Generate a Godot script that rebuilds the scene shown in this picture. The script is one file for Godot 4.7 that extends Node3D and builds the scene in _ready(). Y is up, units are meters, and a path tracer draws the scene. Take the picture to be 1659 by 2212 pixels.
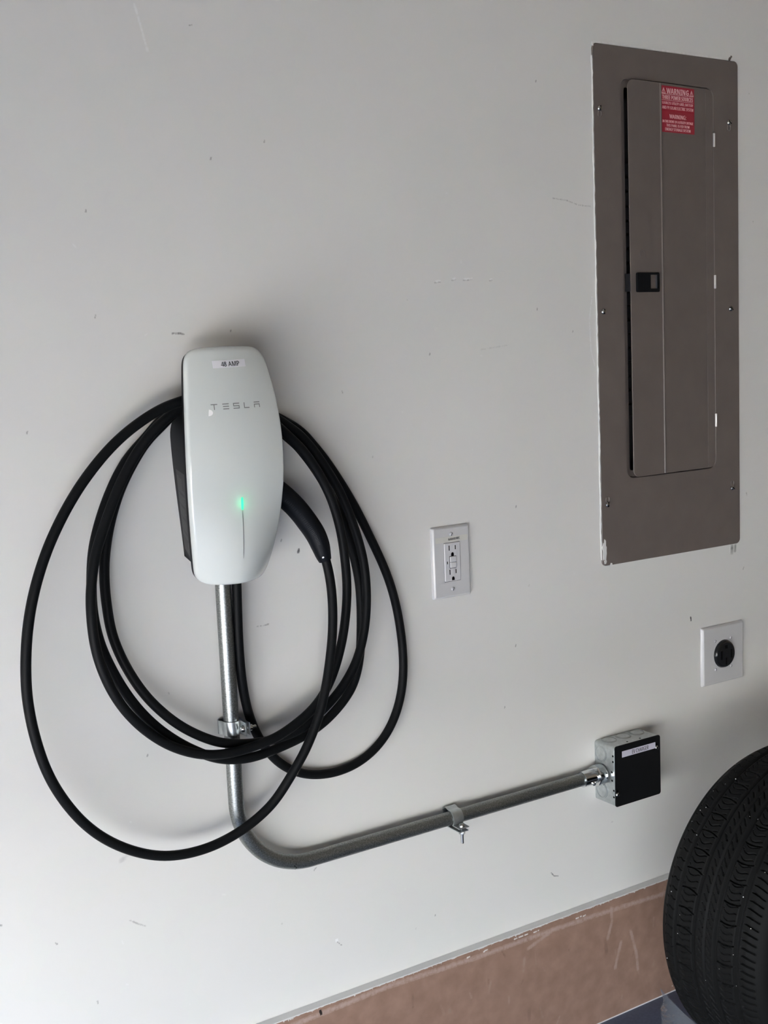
extends Node3D
# A garage side wall: charger with coiled cable, conduit, junction box, outlets, breaker panel, tyre.
# World: the wall is the plane z = 0 facing +z, the floor is y = 0, x runs along the wall, metres.

var M := {}
var taken := {}

func _ready():
	# ---------- camera ----------
	var cam := Camera3D.new()
	cam.name = "camera"
	cam.transform = Transform3D(Basis(Vector3(0.841832, -0.042672, 0.538050), Vector3(0.104767, 0.990829, -0.085338), Vector3(-0.529474, 0.128210, 0.838582)), Vector3(-1.2, 1.296, 1.67008))
	cam.fov = 45.7956
	cam.near = 0.05
	cam.far = 200.0
	add_child(cam)
	cam.current = true
	# ---------- sky, sun, exposure ----------
	var env := Environment.new()
	env.background_mode = Environment.BG_SKY
	var sky := Sky.new()
	var sm := ProceduralSkyMaterial.new()
	sm.sky_top_color = Color(0.66, 0.74, 0.86)
	sm.sky_horizon_color = Color(0.965, 0.965, 0.96)
	sm.ground_horizon_color = Color(0.62, 0.62, 0.60)
	sm.ground_bottom_color = Color(0.45, 0.45, 0.43)
	sm.sky_energy_multiplier = 1.0
	sm.sun_angle_max = 3.0
	sm.ground_energy_multiplier = 1.0
	sky.sky_material = sm
	env.sky = sky
	env.ambient_light_source = Environment.AMBIENT_SOURCE_SKY
	env.tonemap_mode = Environment.TONE_MAPPER_LINEAR
	env.tonemap_exposure = 21.5
	env.sdfgi_enabled = true
	env.ssao_enabled = true
	env.ssil_enabled = true
	var we := WorldEnvironment.new()
	we.name = "world_environment"
	we.environment = env
	add_child(we)
	var sun := DirectionalLight3D.new()
	sun.name = "sun"
	sun.light_color = Color(1.0, 0.955, 0.89)
	sun.light_energy = 0.9
	sun.light_angular_distance = 0.53
	sun.shadow_enabled = true
	sun.rotation_degrees = Vector3(-52, -98, 0)
	add_child(sun)

	make_materials()
	build_room()
	build_panel()
	build_charger()
	build_cable()
	build_conduit()
	build_box()
	build_gfci()
	build_range_outlet()
	build_tyre()
	build_film()

# ======================= helpers =======================
func numbered(called: String) -> String:
	if not taken.has(called):
		taken[called] = 0
		return called
	taken[called] += 1
	return "%s_%03d" % [called, taken[called]]

func thing(called: String, label: String, category: String, at: Vector3, group := "") -> Node3D:
	var o := Node3D.new()
	o.name = numbered(called)
	add_child(o)
	o.position = at
	o.set_meta("label", label)
	o.set_meta("category", category)
	if group != "":
		o.set_meta("group", group)
	return o

func part(called: String, mesh: Mesh, m: Material, parent: Node, at := Vector3.ZERO, label := "") -> MeshInstance3D:
	var o := MeshInstance3D.new()
	o.name = called
	o.mesh = mesh
	o.material_override = m
	o.position = at
	o.cast_shadow = GeometryInstance3D.SHADOW_CASTING_SETTING_ON
	parent.add_child(o, true)
	if label != "":
		o.set_meta("label", label)
	return o

func structure(called: String, mesh: Mesh, m: Material, at := Vector3.ZERO) -> MeshInstance3D:
	var o := part(called, mesh, m, self, at)
	o.set_meta("kind", "structure")
	return o

func begin() -> SurfaceTool:
	var st := SurfaceTool.new()
	st.begin(Mesh.PRIMITIVE_TRIANGLES)
	return st

func done(st: SurfaceTool) -> ArrayMesh:
	st.generate_normals()
	return st.commit()

# a, b, c, d run anticlockwise seen from outside
func quad(st: SurfaceTool, a: Vector3, b: Vector3, c: Vector3, d: Vector3):
	st.add_vertex(a); st.add_vertex(c); st.add_vertex(b)
	st.add_vertex(a); st.add_vertex(d); st.add_vertex(c)

func tri(st: SurfaceTool, a: Vector3, b: Vector3, c: Vector3):
	st.add_vertex(a); st.add_vertex(c); st.add_vertex(b)

func ring(outline: PackedVector2Array, z: float) -> PackedVector3Array:
	var r := PackedVector3Array()
	for q in outline:
		r.append(Vector3(q.x, q.y, z))
	return r

# faces between two rings that run anticlockwise seen from +z, the second nearer to +z or inside the first
func strip(st: SurfaceTool, a: PackedVector3Array, b: PackedVector3Array, group: int):
	st.set_smooth_group(group)
	var n := a.size()
	for i in n:
		var j := (i + 1) % n
		quad(st, a[i], a[j], b[j], b[i])

func cap(st: SurfaceTool, r: PackedVector3Array, front: bool, group := -1):
	st.set_smooth_group(group)
	var flat := PackedVector2Array()
	for q in r:
		flat.append(Vector2(q.x, q.y))
	var idx := Geometry2D.triangulate_polygon(flat)
	for k in range(0, idx.size(), 3):
		var a := r[idx[k]]
		var b := r[idx[k + 1]]
		var c := r[idx[k + 2]]
		var up := (b - a).cross(c - a).z > 0.0
		if up == front:
			tri(st, a, b, c)
		else:
			tri(st, a, c, b)

func rrect(w: float, h: float, r: float, n := 6, c := Vector2.ZERO) -> PackedVector2Array:
	var o := PackedVector2Array()
	var mids := [Vector2(w / 2 - r, h / 2 - r), Vector2(-w / 2 + r, h / 2 - r), Vector2(-w / 2 + r, -h / 2 + r), Vector2(w / 2 - r, -h / 2 + r)]
	for k in 4:
		for i in n + 1:
			var a := (k + float(i) / n) * PI / 2
			o.append(c + mids[k] + r * Vector2(cos(a), sin(a)))
	return o

func circle(r: float, n := 24, c := Vector2.ZERO) -> PackedVector2Array:
	var o := PackedVector2Array()
	for i in n:
		var a := TAU * i / n
		o.append(c + r * Vector2(cos(a), sin(a)))
	return o

func inset(o: PackedVector2Array, d: float) -> PackedVector2Array:
	var r := PackedVector2Array()
	var n := o.size()
	for i in n:
		var e := (o[(i + 1) % n] - o[(i + n - 1) % n]).normalized()
		r.append(o[i] + Vector2(-e.y, e.x) * d)
	return r

# a plate from z0 to z1 with the outline, its front edge bevelled
func plate(o: PackedVector2Array, z0: float, z1: float, bevel := 0.0, bevel_in := -1.0) -> ArrayMesh:
	var st := begin()
	var b_in := bevel if bevel_in < 0.0 else bevel_in
	var r0 := ring(o, z0)
	cap(st, r0, false)
	if bevel > 0.0:
		var r1 := ring(o, z1 - bevel)
		var r2 := ring(inset(o, b_in * 0.35), z1 - bevel * 0.3)
		var r3 := ring(inset(o, b_in), z1)
		strip(st, r0, r1, 1)
		strip(st, r1, r2, 2)
		strip(st, r2, r3, 2)
		cap(st, r3, true)
	else:
		var r1 := ring(o, z1)
		strip(st, r0, r1, 1)
		cap(st, r1, true)
	return done(st)

func box_into(st: SurfaceTool, lo: Vector3, hi: Vector3):
	st.set_smooth_group(-1)
	var p: Array[Vector3] = []
	for i in 8:
		p.append(Vector3(hi.x if i & 1 else lo.x, hi.y if i & 2 else lo.y, hi.z if i & 4 else lo.z))
	quad(st, p[4], p[5], p[7], p[6])
	quad(st, p[1], p[0], p[2], p[3])
	quad(st, p[0], p[4], p[6], p[2])
	quad(st, p[5], p[1], p[3], p[7])
	quad(st, p[6], p[7], p[3], p[2])
	quad(st, p[0], p[1], p[5], p[4])

func box(lo: Vector3, hi: Vector3) -> ArrayMesh:
	var st := begin()
	box_into(st, lo, hi)
	return done(st)

# profile of Vector2(radius, height) turned about the axis; each profile segment keeps its edge
func lathe(profile: Array, axis: Vector3, n := 28, at := Vector3.ZERO, soft := false) -> ArrayMesh:
	var st := begin()
	lathe_into(st, profile, axis, n, at, soft)
	return done(st)

func lathe_into(st: SurfaceTool, profile: Array, axis: Vector3, n: int, at: Vector3, soft := false):
	var w := axis.normalized()
	var u := w.cross(Vector3.UP if absf(w.y) < 0.9 else Vector3.RIGHT).normalized()
	var v := w.cross(u)
	for k in profile.size() - 1:
		st.set_smooth_group(1 if soft else k + 1)
		var p: Vector2 = profile[k]
		var q: Vector2 = profile[k + 1]
		for i in n:
			var d0 := u * cos(TAU * i / n) + v * sin(TAU * i / n)
			var d1 := u * cos(TAU * (i + 1) / n) + v * sin(TAU * (i + 1) / n)
			var a := at + d0 * p.x + w * p.y
			var b := at + d1 * p.x + w * p.y
			var c := at + d1 * q.x + w * q.y
			var d := at + d0 * q.x + w * q.y
			if p.x > 1e-6:
				tri(st, a, b, c)
			if q.x > 1e-6:
				tri(st, a, c, d)

func smooth_path(pts: PackedVector3Array, sub: int, passes: int) -> PackedVector3Array:
	var o := PackedVector3Array()
	var n := pts.size()
	for i in n - 1:
		var p0 := pts[maxi(i - 1, 0)]
		var p3 := pts[mini(i + 2, n - 1)]
		for k in sub:
			o.append(pts[i].cubic_interpolate(pts[i + 1], p0, p3, float(k) / sub))
	o.append(pts[n - 1])
	for pass_ in passes:
		var q := o.duplicate()
		for i in range(1, o.size() - 1):
			q[i] = (o[i - 1] + 2.0 * o[i] + o[i + 1]) / 4.0
		o = q
	return o

# a swept tube; radii has one value or one per point; flat squeezes it along the frame's second axis
func tube_into(st: SurfaceTool, pts: PackedVector3Array, radii: PackedFloat32Array, sides: int, first := Vector3.BACK, flat := 1.0):
	st.set_smooth_group(0)
	var n := pts.size()
	var up := first
	var rings: Array[PackedVector3Array] = []
	for i in n:
		var t := (pts[mini(i + 1, n - 1)] - pts[maxi(i - 1, 0)]).normalized()
		up = (up - t * up.dot(t)).normalized()
		var side := t.cross(up)
		var r := radii[i] if radii.size() > 1 else radii[0]
		var g := PackedVector3Array()
		for k in sides:
			var a := TAU * k / sides
			g.append(pts[i] + r * (side * cos(a) + up * sin(a) * flat))
		rings.append(g)
	for i in n - 1:
		for k in sides:
			var l := (k + 1) % sides
			quad(st, rings[i][k], rings[i][l], rings[i + 1][l], rings[i + 1][k])
	st.set_smooth_group(-1)
	for k in range(1, sides - 1):
		tri(st, rings[0][0], rings[0][k + 1], rings[0][k])
		tri(st, rings[n - 1][0], rings[n - 1][k], rings[n - 1][k + 1])

func tube(pts: PackedVector3Array, r: float, sides := 20) -> ArrayMesh:
	var st := begin()
	tube_into(st, pts, PackedFloat32Array([r]), sides)
	return done(st)

func letters(called: String, words: String, m: Material, parent: Node, at: Vector3, width: float, height: float, bold := false, tilt := 0.0) -> MeshInstance3D:
	var f := SystemFont.new()
	f.font_names = PackedStringArray(["Droid Sans"])
	if bold:
		f.font_weight = 700
	var t := TextMesh.new()
	t.text = words
	t.font = f
	t.font_size = 48
	t.pixel_size = 0.001
	t.depth = 0.0004
	t.curve_step = 1.5
	var o := part(called, t, m, parent, at)
	var bb := t.get_aabb()
	o.scale = Vector3(width / maxf(bb.size.x, 1e-4), height / maxf(bb.size.y, 1e-4), 1.0)
	o.rotation.z = tilt
	var mid := bb.get_center() * o.scale
	o.position = at - (Basis(Vector3.BACK, tilt) * Vector3(mid.x, mid.y, 0.0))
	return o

func screw(parent: Node, at: Vector3, r: float, m: Material, slot_turn := 0.6, called := "screw"):
	var st := begin()
	lathe_into(st, [Vector2(r * 1.02, 0), Vector2(r, r * 0.25), Vector2(r * 0.86, r * 0.5), Vector2(r * 0.55, r * 0.68), Vector2(0, r * 0.74)], Vector3.BACK, 18, Vector3.ZERO, true)
	var s := part(called, done(st), m, parent, at)
	var slot := part("slot", box(Vector3(-r * 0.85, -r * 0.12, r * 0.55), Vector3(r * 0.85, r * 0.12, r * 0.76)), M.dark, s)
	slot.rotation.z = slot_turn

func mat(c: Color, rough := 0.6, metal := 0.0) -> StandardMaterial3D:
	var m := StandardMaterial3D.new()
	m.albedo_color = c
	m.roughness = rough
	m.metallic = metal
	return m

func lin(r: float, g: float, b: float) -> Color:
	return Color(r, g, b).linear_to_srgb()

func noise_image(w: int, h: int, seed_: int, freq: float, octaves := 4, kind := FastNoiseLite.TYPE_SIMPLEX_SMOOTH) -> Image:
	var n := FastNoiseLite.new()
	n.seed = seed_
	n.frequency = freq
	n.noise_type = kind
	n.fractal_octaves = octaves
	return n.get_seamless_image(w, h)

# colours between two tones after the grey of a noise picture
func toned(src: Image, lo: Color, hi: Color) -> Image:
	var w := src.get_width()
	var h := src.get_height()
	var im := Image.create(w, h, false, Image.FORMAT_RGB8)
	for y in h:
		for x in w:
			im.set_pixel(x, y, lo.lerp(hi, src.get_pixel(x, y).r))
	return im

func triplanar(m: StandardMaterial3D, scale_: float):
	m.uv1_triplanar = true
	m.uv1_world_triplanar = true
	m.uv1_scale = Vector3.ONE * scale_

# a stroke of paint or dirt on a picture that covers the rectangle
func stroke(im: Image, area: Rect2, pts: Array, width: float, c: Color, a: float, ragged := 0.35, seed_ := 1):
	var rng := RandomNumberGenerator.new()
	rng.seed = seed_
	var sx := im.get_width() / area.size.x
	var sy := im.get_height() / area.size.y
	for k in maxi(pts.size() - 1, 1):
		var p: Vector2 = pts[k]
		var q: Vector2 = pts[mini(k + 1, pts.size() - 1)]
		var steps := maxi(int(p.distance_to(q) * maxf(sx, sy)), 1)
		for i in steps + 1:
			var o := p.lerp(q, float(i) / steps)
			var hw := width * 0.5 * (1.0 + rng.randf_range(-ragged, ragged))
			var x0 := int((o.x - hw - area.position.x) * sx)
			var x1 := int((o.x + hw - area.position.x) * sx)
			var y0 := int((area.end.y - o.y - hw) * sy)
			var y1 := int((area.end.y - o.y + hw) * sy)
			if rng.randf() < ragged * 0.5:
				continue
			for y in range(maxi(y0, 0), mini(y1, im.get_height() - 1) + 1):
				for x in range(maxi(x0, 0), mini(x1, im.get_width() - 1) + 1):
					im.set_pixel(x, y, im.get_pixel(x, y).lerp(c, a))

# ======================= materials =======================
const WALL_AREA := Rect2(-1.0, 0.0, 2.0, 2.0)
const BOARD_AREA := Rect2(-0.7, 0.0, 1.4, 0.26)

func make_materials():
	# painted plasterboard with its scuffs, dents and pencil marks
	var paint := lin(0.74, 0.735, 0.72)
	var im := toned(noise_image(512, 512, 4, 0.012, 5), lin(0.742, 0.737, 0.703), lin(0.762, 0.757, 0.725))
	im.resize(2048, 2048, Image.INTERPOLATE_CUBIC)
	var grey := Color(0.42, 0.41, 0.40)
	var pale := lin(0.86, 0.86, 0.85)
	var A := WALL_AREA
	stroke(im, A, [Vector2(-0.522, 1.797), Vector2(-0.514, 1.766), Vector2(-0.507, 1.736)], 0.0022, pale, 0.35, 0.5, 1)
	stroke(im, A, [Vector2(-0.497, 1.3407), Vector2(-0.4915, 1.3406)], 0.0016, grey, 0.35, 0.4, 2)
	stroke(im, A, [Vector2(-0.4885, 1.3405), Vector2(-0.478, 1.339)], 0.0016, grey, 0.35, 0.4, 3)
	for s in [[-0.0213, 1.4132, 0.006], [0.0119, 1.4169, 0.004], [0.0407, 1.4168, 0.009], [0.0897, 1.4159, 0.003]]:
		stroke(im, A, [Vector2(s[0] - s[2], s[1]), Vector2(s[0] + s[2], s[1] + 0.001)], 0.0018, pale, 0.5, 0.6, 4)
		stroke(im, A, [Vector2(s[0] - s[2], s[1] - 0.002), Vector2(s[0] + s[2], s[1] - 0.001)], 0.001, grey, 0.15, 0.7, 5)
	stroke(im, A, [Vector2(0.233, 1.556), Vector2(0.265, 1.553), Vector2(0.292, 1.546), Vector2(0.319, 1.5445)], 0.0010, grey, 0.14, 0.6, 6)
	stroke(im, A, [Vector2(0.5622, 0.7556), Vector2(0.5633, 0.748)], 0.0018, Color(0.25, 0.25, 0.25), 0.6, 0.3, 7)
	stroke(im, A, [Vector2(-0.633, 0.570), Vector2(-0.627, 0.5736), Vector2(-0.620, 0.577)], 0.0050, Color(0.6, 0.6, 0.58), 0.05, 0.4, 8)
	stroke(im, A, [Vector2(-0.3085, 0.993), Vector2(-0.307, 0.998)], 0.0022, Color(0.3, 0.3, 0.3), 0.6, 0.4, 9)
	for s in [[-0.0428, 1.2929], [0.1898, 1.3628], [-0.6115, 1.3656], [-0.0757, 0.3205], [-0.3379, 1.015], [-0.4035, 1.341], [-0.4194, 1.5906], [-0.6139, 1.5106], [0.271, 1.322], [0.0912, 0.6618], [-0.33, 1.62], [0.13, 1.02], [0.2, 1.75], [-0.72, 1.21], [-0.58, 0.72], [0.12, 0.77]]:
		stroke(im, A, [Vector2(s[0], s[1]), Vector2(s[0] + 0.001, s[1] + 0.003)], 0.0011, grey, 0.25, 0.3, int(s[0] * 1000) + 2000)
	stroke(im, A, [Vector2(0.1889, 0.3258), Vector2(0.1954, 0.3185), Vector2(0.2055, 0.3158)], 0.0010, Color(0.3, 0.3, 0.3), 0.35, 0.3, 11)
	stroke(im, A, [Vector2(-0.387, 0.8869), Vector2(-0.3774, 0.8861), Vector2(-0.3676, 0.8875)], 0.0010, grey, 0.2, 0.5, 12)
	stroke(im, A, [Vector2(-0.6253, 0.4761), Vector2(-0.6115, 0.4661), Vector2(-0.6016, 0.4602)], 0.0012, grey, 0.14, 0.6, 13)
	stroke(im, A, [Vector2(0.0652, 1.2984), Vector2(0.1257, 1.3044)], 0.0010, grey, 0.05, 0.7, 14)
	stroke(im, A, [Vector2(0.3192, 1.3855), Vector2(0.3114, 1.3442), Vector2(0.3142, 1.2859), Vector2(0.3225, 1.2605)], 0.0012, pale, 0.5, 0.5, 15)
	# nail head, and what the panel's painters left round its corners
	stroke(im, A, [Vector2(-0.2746, 0.3366), Vector2(-0.2740, 0.3360)], 0.0040, lin(0.88, 0.88, 0.87), 0.8, 0.2, 16)
	stroke(im, A, [Vector2(-0.2740, 0.3335), Vector2(-0.2655, 0.3250)], 0.0010, grey, 0.3, 0.5, 17)  # the nail's tiny shadow, painted in as a thin grey line
	stroke(im, A, [Vector2(0.6770, 0.8840), Vector2(0.6760, 0.8720)], 0.0016, pale, 0.7, 0.4, 18)
	stroke(im, A, [Vector2(0.6820, 0.8840), Vector2(0.6815, 0.8700)], 0.0060, grey, 0.12, 0.4, 19)
	stroke(im, A, [Vector2(0.6920, 0.8860), Vector2(0.6905, 0.8720)], 0.0045, grey, 0.12, 0.4, 20)
	stroke(im, A, [Vector2(0.6819, 1.8290), Vector2(0.6850, 1.8330), Vector2(0.6885, 1.8366)], 0.0030, Color(0.32, 0.28, 0.24), 0.6, 0.5, 21)
	stroke(im, A, [Vector2(0.335, 1.8300), Vector2(0.50, 1.8300), Vector2(0.66, 1.8300)], 0.0022, pale, 0.35, 0.7, 22)
	var rng := RandomNumberGenerator.new()
	rng.seed = 77
	for k in 70:
		var o := Vector2(rng.randf_range(-0.9, 0.9), rng.randf_range(0.3, 1.85))
		var d := Vector2.from_angle(rng.randf_range(0.0, TAU)) * rng.randf_range(0.001, 0.007)
		stroke(im, A, [o, o + d], 0.0012, pale if k % 3 else grey, rng.randf_range(0.12, 0.3), 0.6, k + 30)
	M.wall = mat(Color.WHITE, 0.62)
	M.wall.albedo_texture = ImageTexture.create_from_image(im)
	var peel := noise_image(1024, 1024, 9, 0.16, 3)
	M.wall.heightmap_enabled = true
	M.wall.heightmap_scale = 0.008
	M.wall.heightmap_texture = ImageTexture.create_from_image(peel)
	M.inner_wall = mat(lin(0.42, 0.36, 0.28), 0.8)
	M.ceiling = mat(lin(0.46, 0.41, 0.34), 0.8)

	# brown fibre board at the foot of the wall, scraped and smeared
	var B := BOARD_AREA
	var bi := toned(noise_image(1024, 192, 21, 0.03, 6), lin(0.250, 0.152, 0.108), lin(0.355, 0.224, 0.166))
	bi.resize(2048, 384, Image.INTERPOLATE_CUBIC)
	var dust := lin(0.47, 0.35, 0.30)
	var white := lin(0.72, 0.70, 0.68)
	var shift := 0.0
	for k in 3:
		stroke(bi, B, [Vector2(-0.70, 0.213 + shift), Vector2(-0.3665, 0.2281 + shift), Vector2(-0.1874, 0.2335 + shift), Vector2(0.0089, 0.2262 + shift), Vector2(0.1479, 0.2255 + shift), Vector2(0.2965, 0.2213 + shift), Vector2(0.456, 0.2139 + shift), Vector2(0.69, 0.205 + shift)], [0.0035, 0.0018, 0.0025][k], dust, [0.28, 0.22, 0.18][k], 0.6, 40 + k)
		shift -= 0.0035 if k == 0 else -0.007
	for s in [[0.3699, 0.1645, 0.3848, 0.112, 0.3878, 0.0773], [0.3204, 0.2265, 0.3221, 0.1978, 0.3093, 0.1641], [0.1143, 0.2063, 0.1587, 0.2196, 0.17, 0.222], [0.345, 0.15, 0.334, 0.12, 0.328, 0.10]]:
		stroke(bi, B, [Vector2(s[0], s[1]), Vector2(s[2], s[3]), Vector2(s[4], s[5])], 0.005, dust, 0.16, 0.6, 50)
	for k in 60:
		var o := Vector2(rng.randf_range(-0.65, 0.65), rng.randf_range(0.02, 0.21))
		var d := Vector2(rng.randf_range(-0.008, 0.008), rng.randf_range(0.004, 0.03))
		stroke(bi, B, [o, o + d], rng.randf_range(0.0015, 0.006), dust if k % 4 else lin(0.16, 0.095, 0.068), rng.randf_range(0.03, 0.10), 0.6, 100 + k)
	for s in [[0.2383, 0.2302, 0.007], [0.252, 0.2296, 0.003], [0.0936, 0.2345, 0.010], [0.112, 0.2348, 0.004], [0.0196, 0.2333, 0.004], [0.0154, 0.232, 0.002], [-0.02, 0.2325, 0.003], [0.135, 0.2335, 0.006]]:
		stroke(bi, B, [Vector2(s[0] - s[2], s[1]), Vector2(s[0] + s[2], s[1] + 0.0005)], 0.0016, white, 0.75, 0.5, 60)
	stroke(bi, B, [Vector2(-0.3212, 0.2349), Vector2(-0.320, 0.230)], 0.003, Color(0.12, 0.08, 0.06), 0.8, 0.3, 61)
	# wall paint that ran over the top edge of the board: a ragged border
	var wn := FastNoiseLite.new()
	wn.seed = 5
	wn.frequency = 0.035
	for x in bi.get_width():
		var depth := 2 + int(2.2 * (1.0 + wn.get_noise_1d(x))) + (3 if wn.get_noise_1d(x * 3.1 + 900.0) > 0.42 else 0)
		for y in range(0, int((0.26 - 0.2424) / 0.26 * 384) + depth):
			bi.set_pixel(x, y, lin(0.66, 0.66, 0.65))
		for y in range(380, 384):
			bi.set_pixel(x, y, white)
	M.board = mat(Color.WHITE, 0.7)
	M.board.albedo_texture = ImageTexture.create_from_image(bi)
	M.board_paint = mat(lin(0.80, 0.80, 0.79), 0.6)

	# blue-grey floor coating
	var fi := toned(noise_image(512, 512, 31, 0.09, 5), lin(0.074, 0.102, 0.168), lin(0.106, 0.142, 0.222))
	M.floor = mat(Color.WHITE, 0.42)
	M.floor.albedo_texture = ImageTexture.create_from_image(fi)
	triplanar(M.floor, 2.5)
	M.concrete = mat(Color.WHITE, 0.9)
	M.concrete.albedo_texture = ImageTexture.create_from_image(toned(noise_image(256, 256, 33, 0.03, 5), lin(0.42, 0.41, 0.39), lin(0.52, 0.51, 0.49)))
	triplanar(M.concrete, 0.7)

	# galvanised steel
	var gi := toned(noise_image(256, 256, 41, 0.05, 3, FastNoiseLite.TYPE_CELLULAR), lin(0.40, 0.43, 0.43), lin(0.56, 0.59, 0.59))
	M.zinc = mat(Color.WHITE, 0.34, 0.85)
	M.zinc.albedo_texture = ImageTexture.create_from_image(gi)
	triplanar(M.zinc, 9.0)
	var ci := toned(noise_image(512, 512, 43, 0.11, 6), lin(0.12, 0.128, 0.122), lin(0.44, 0.455, 0.445))
	M.pipe = mat(Color.WHITE, 0.36, 0.9)
	M.pipe.albedo_texture = ImageTexture.create_from_image(ci)
	triplanar(M.pipe, 6.0)
	M.bright = mat(lin(0.70, 0.72, 0.72), 0.16, 1.0)
	M.hinge = mat(lin(0.82, 0.82, 0.80), 0.3, 0.6)
	M.steel = mat(lin(0.50, 0.50, 0.49), 0.25, 1.0)

	M.rubber = mat(lin(0.0075, 0.008, 0.0085), 0.45)
	M.rubber.metallic_specular = 0.2
	M.black = mat(lin(0.0065, 0.007, 0.008), 0.5)
	M.black.metallic_specular = 0.22
	M.dark = mat(lin(0.003, 0.003, 0.003), 0.7)
	M.dark.metallic_specular = 0.1
	M.handle = mat(lin(0.006, 0.007, 0.009), 0.42)
	M.handle.metallic_specular = 0.25
	M.ridge = mat(lin(0.016, 0.018, 0.021), 0.4)
	M.black_gloss = mat(lin(0.008, 0.009, 0.010), 0.22)
	M.cover_black = mat(lin(0.007, 0.0075, 0.008), 0.5)
	M.cover_black.metallic_specular = 0.3
	M.face = mat(lin(0.665, 0.70, 0.675), 0.10)
	M.face.clearcoat_enabled = true
	M.face.clearcoat = 0.6
	M.face.clearcoat_roughness = 0.05
	M.face_side = mat(lin(0.74, 0.75, 0.74), 0.3)
	M.print_grey = mat(lin(0.20, 0.21, 0.20), 0.4)
	M.side_print = mat(lin(0.11, 0.11, 0.11), 0.6)
	M.side_label = mat(lin(0.019, 0.019, 0.020), 0.45)
	M.side_label.metallic_specular = 0.3
	M.tape = mat(lin(0.80, 0.80, 0.83), 0.4)
	M.lilac_tape = mat(lin(0.60, 0.59, 0.68), 0.4)
	M.cream_tape = mat(lin(0.60, 0.595, 0.545), 0.3)
	M.ink = mat(lin(0.03, 0.03, 0.032), 0.6)
	M.white_plastic = mat(lin(0.60, 0.60, 0.60), 0.22)
	M.device_white = mat(lin(0.62, 0.62, 0.63), 0.22)
	M.plain_white = mat(lin(0.93, 0.93, 0.91), 0.3)
	var pi_ := toned(noise_image(256, 256, 51, 0.02, 4), lin(0.138, 0.116, 0.103), lin(0.155, 0.131, 0.116))
	M.panel = mat(Color.WHITE, 0.42)
	M.panel.albedo_texture = ImageTexture.create_from_image(pi_)
	triplanar(M.panel, 3.0)
	M.red = mat(lin(0.36, 0.012, 0.032), 0.4)
	M.red_lower = mat(lin(0.36, 0.024, 0.042), 0.4)
	M.red_print = mat(lin(0.80, 0.48, 0.50), 0.5)
	M.breaker = mat(lin(0.02, 0.02, 0.022), 0.5)
	M.enclosure = mat(lin(0.05, 0.05, 0.05), 0.6)
	M.led = mat(lin(0.10, 0.75, 0.45), 0.3)
	M.led.emission_enabled = true
	M.led.emission = Color(0.22, 1.0, 0.68)
	M.led.emission_energy_multiplier = 0.028
	M.tyre = mat(lin(0.0072, 0.0074, 0.0073), 0.62)
	M.tyre.metallic_specular = 0.2
	M.film = mat(Color(0.78, 0.80, 0.82, 0.17), 0.10)
	M.film.transparency = BaseMaterial3D.TRANSPARENCY_ALPHA
	M.film.cull_mode = BaseMaterial3D.CULL_DISABLED
	M.caulk = mat(lin(0.76, 0.76, 0.74), 0.5)
	M.outer = mat(lin(0.5, 0.47, 0.42), 0.9)

# ======================= the garage =======================
func uv_box(st: SurfaceTool, lo: Vector3, hi: Vector3, area: Rect2):
	# six faces whose picture follows x and y
	var p: Array[Vector3] = []
	for i in 8:
		p.append(Vector3(hi.x if i & 1 else lo.x, hi.y if i & 2 else lo.y, hi.z if i & 4 else lo.z))
	st.set_smooth_group(-1)
	for f in [[4, 5, 7, 6], [1, 0, 2, 3], [0, 4, 6, 2], [5, 1, 3, 7], [6, 7, 3, 2], [0, 1, 5, 4]]:
		for k in [0, 2, 1, 0, 3, 2]:
			var v := p[f[k]]
			st.set_uv(Vector2((v.x - area.position.x) / area.size.x, (area.end.y - v.y) / area.size.y))
			st.add_vertex(v)

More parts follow.
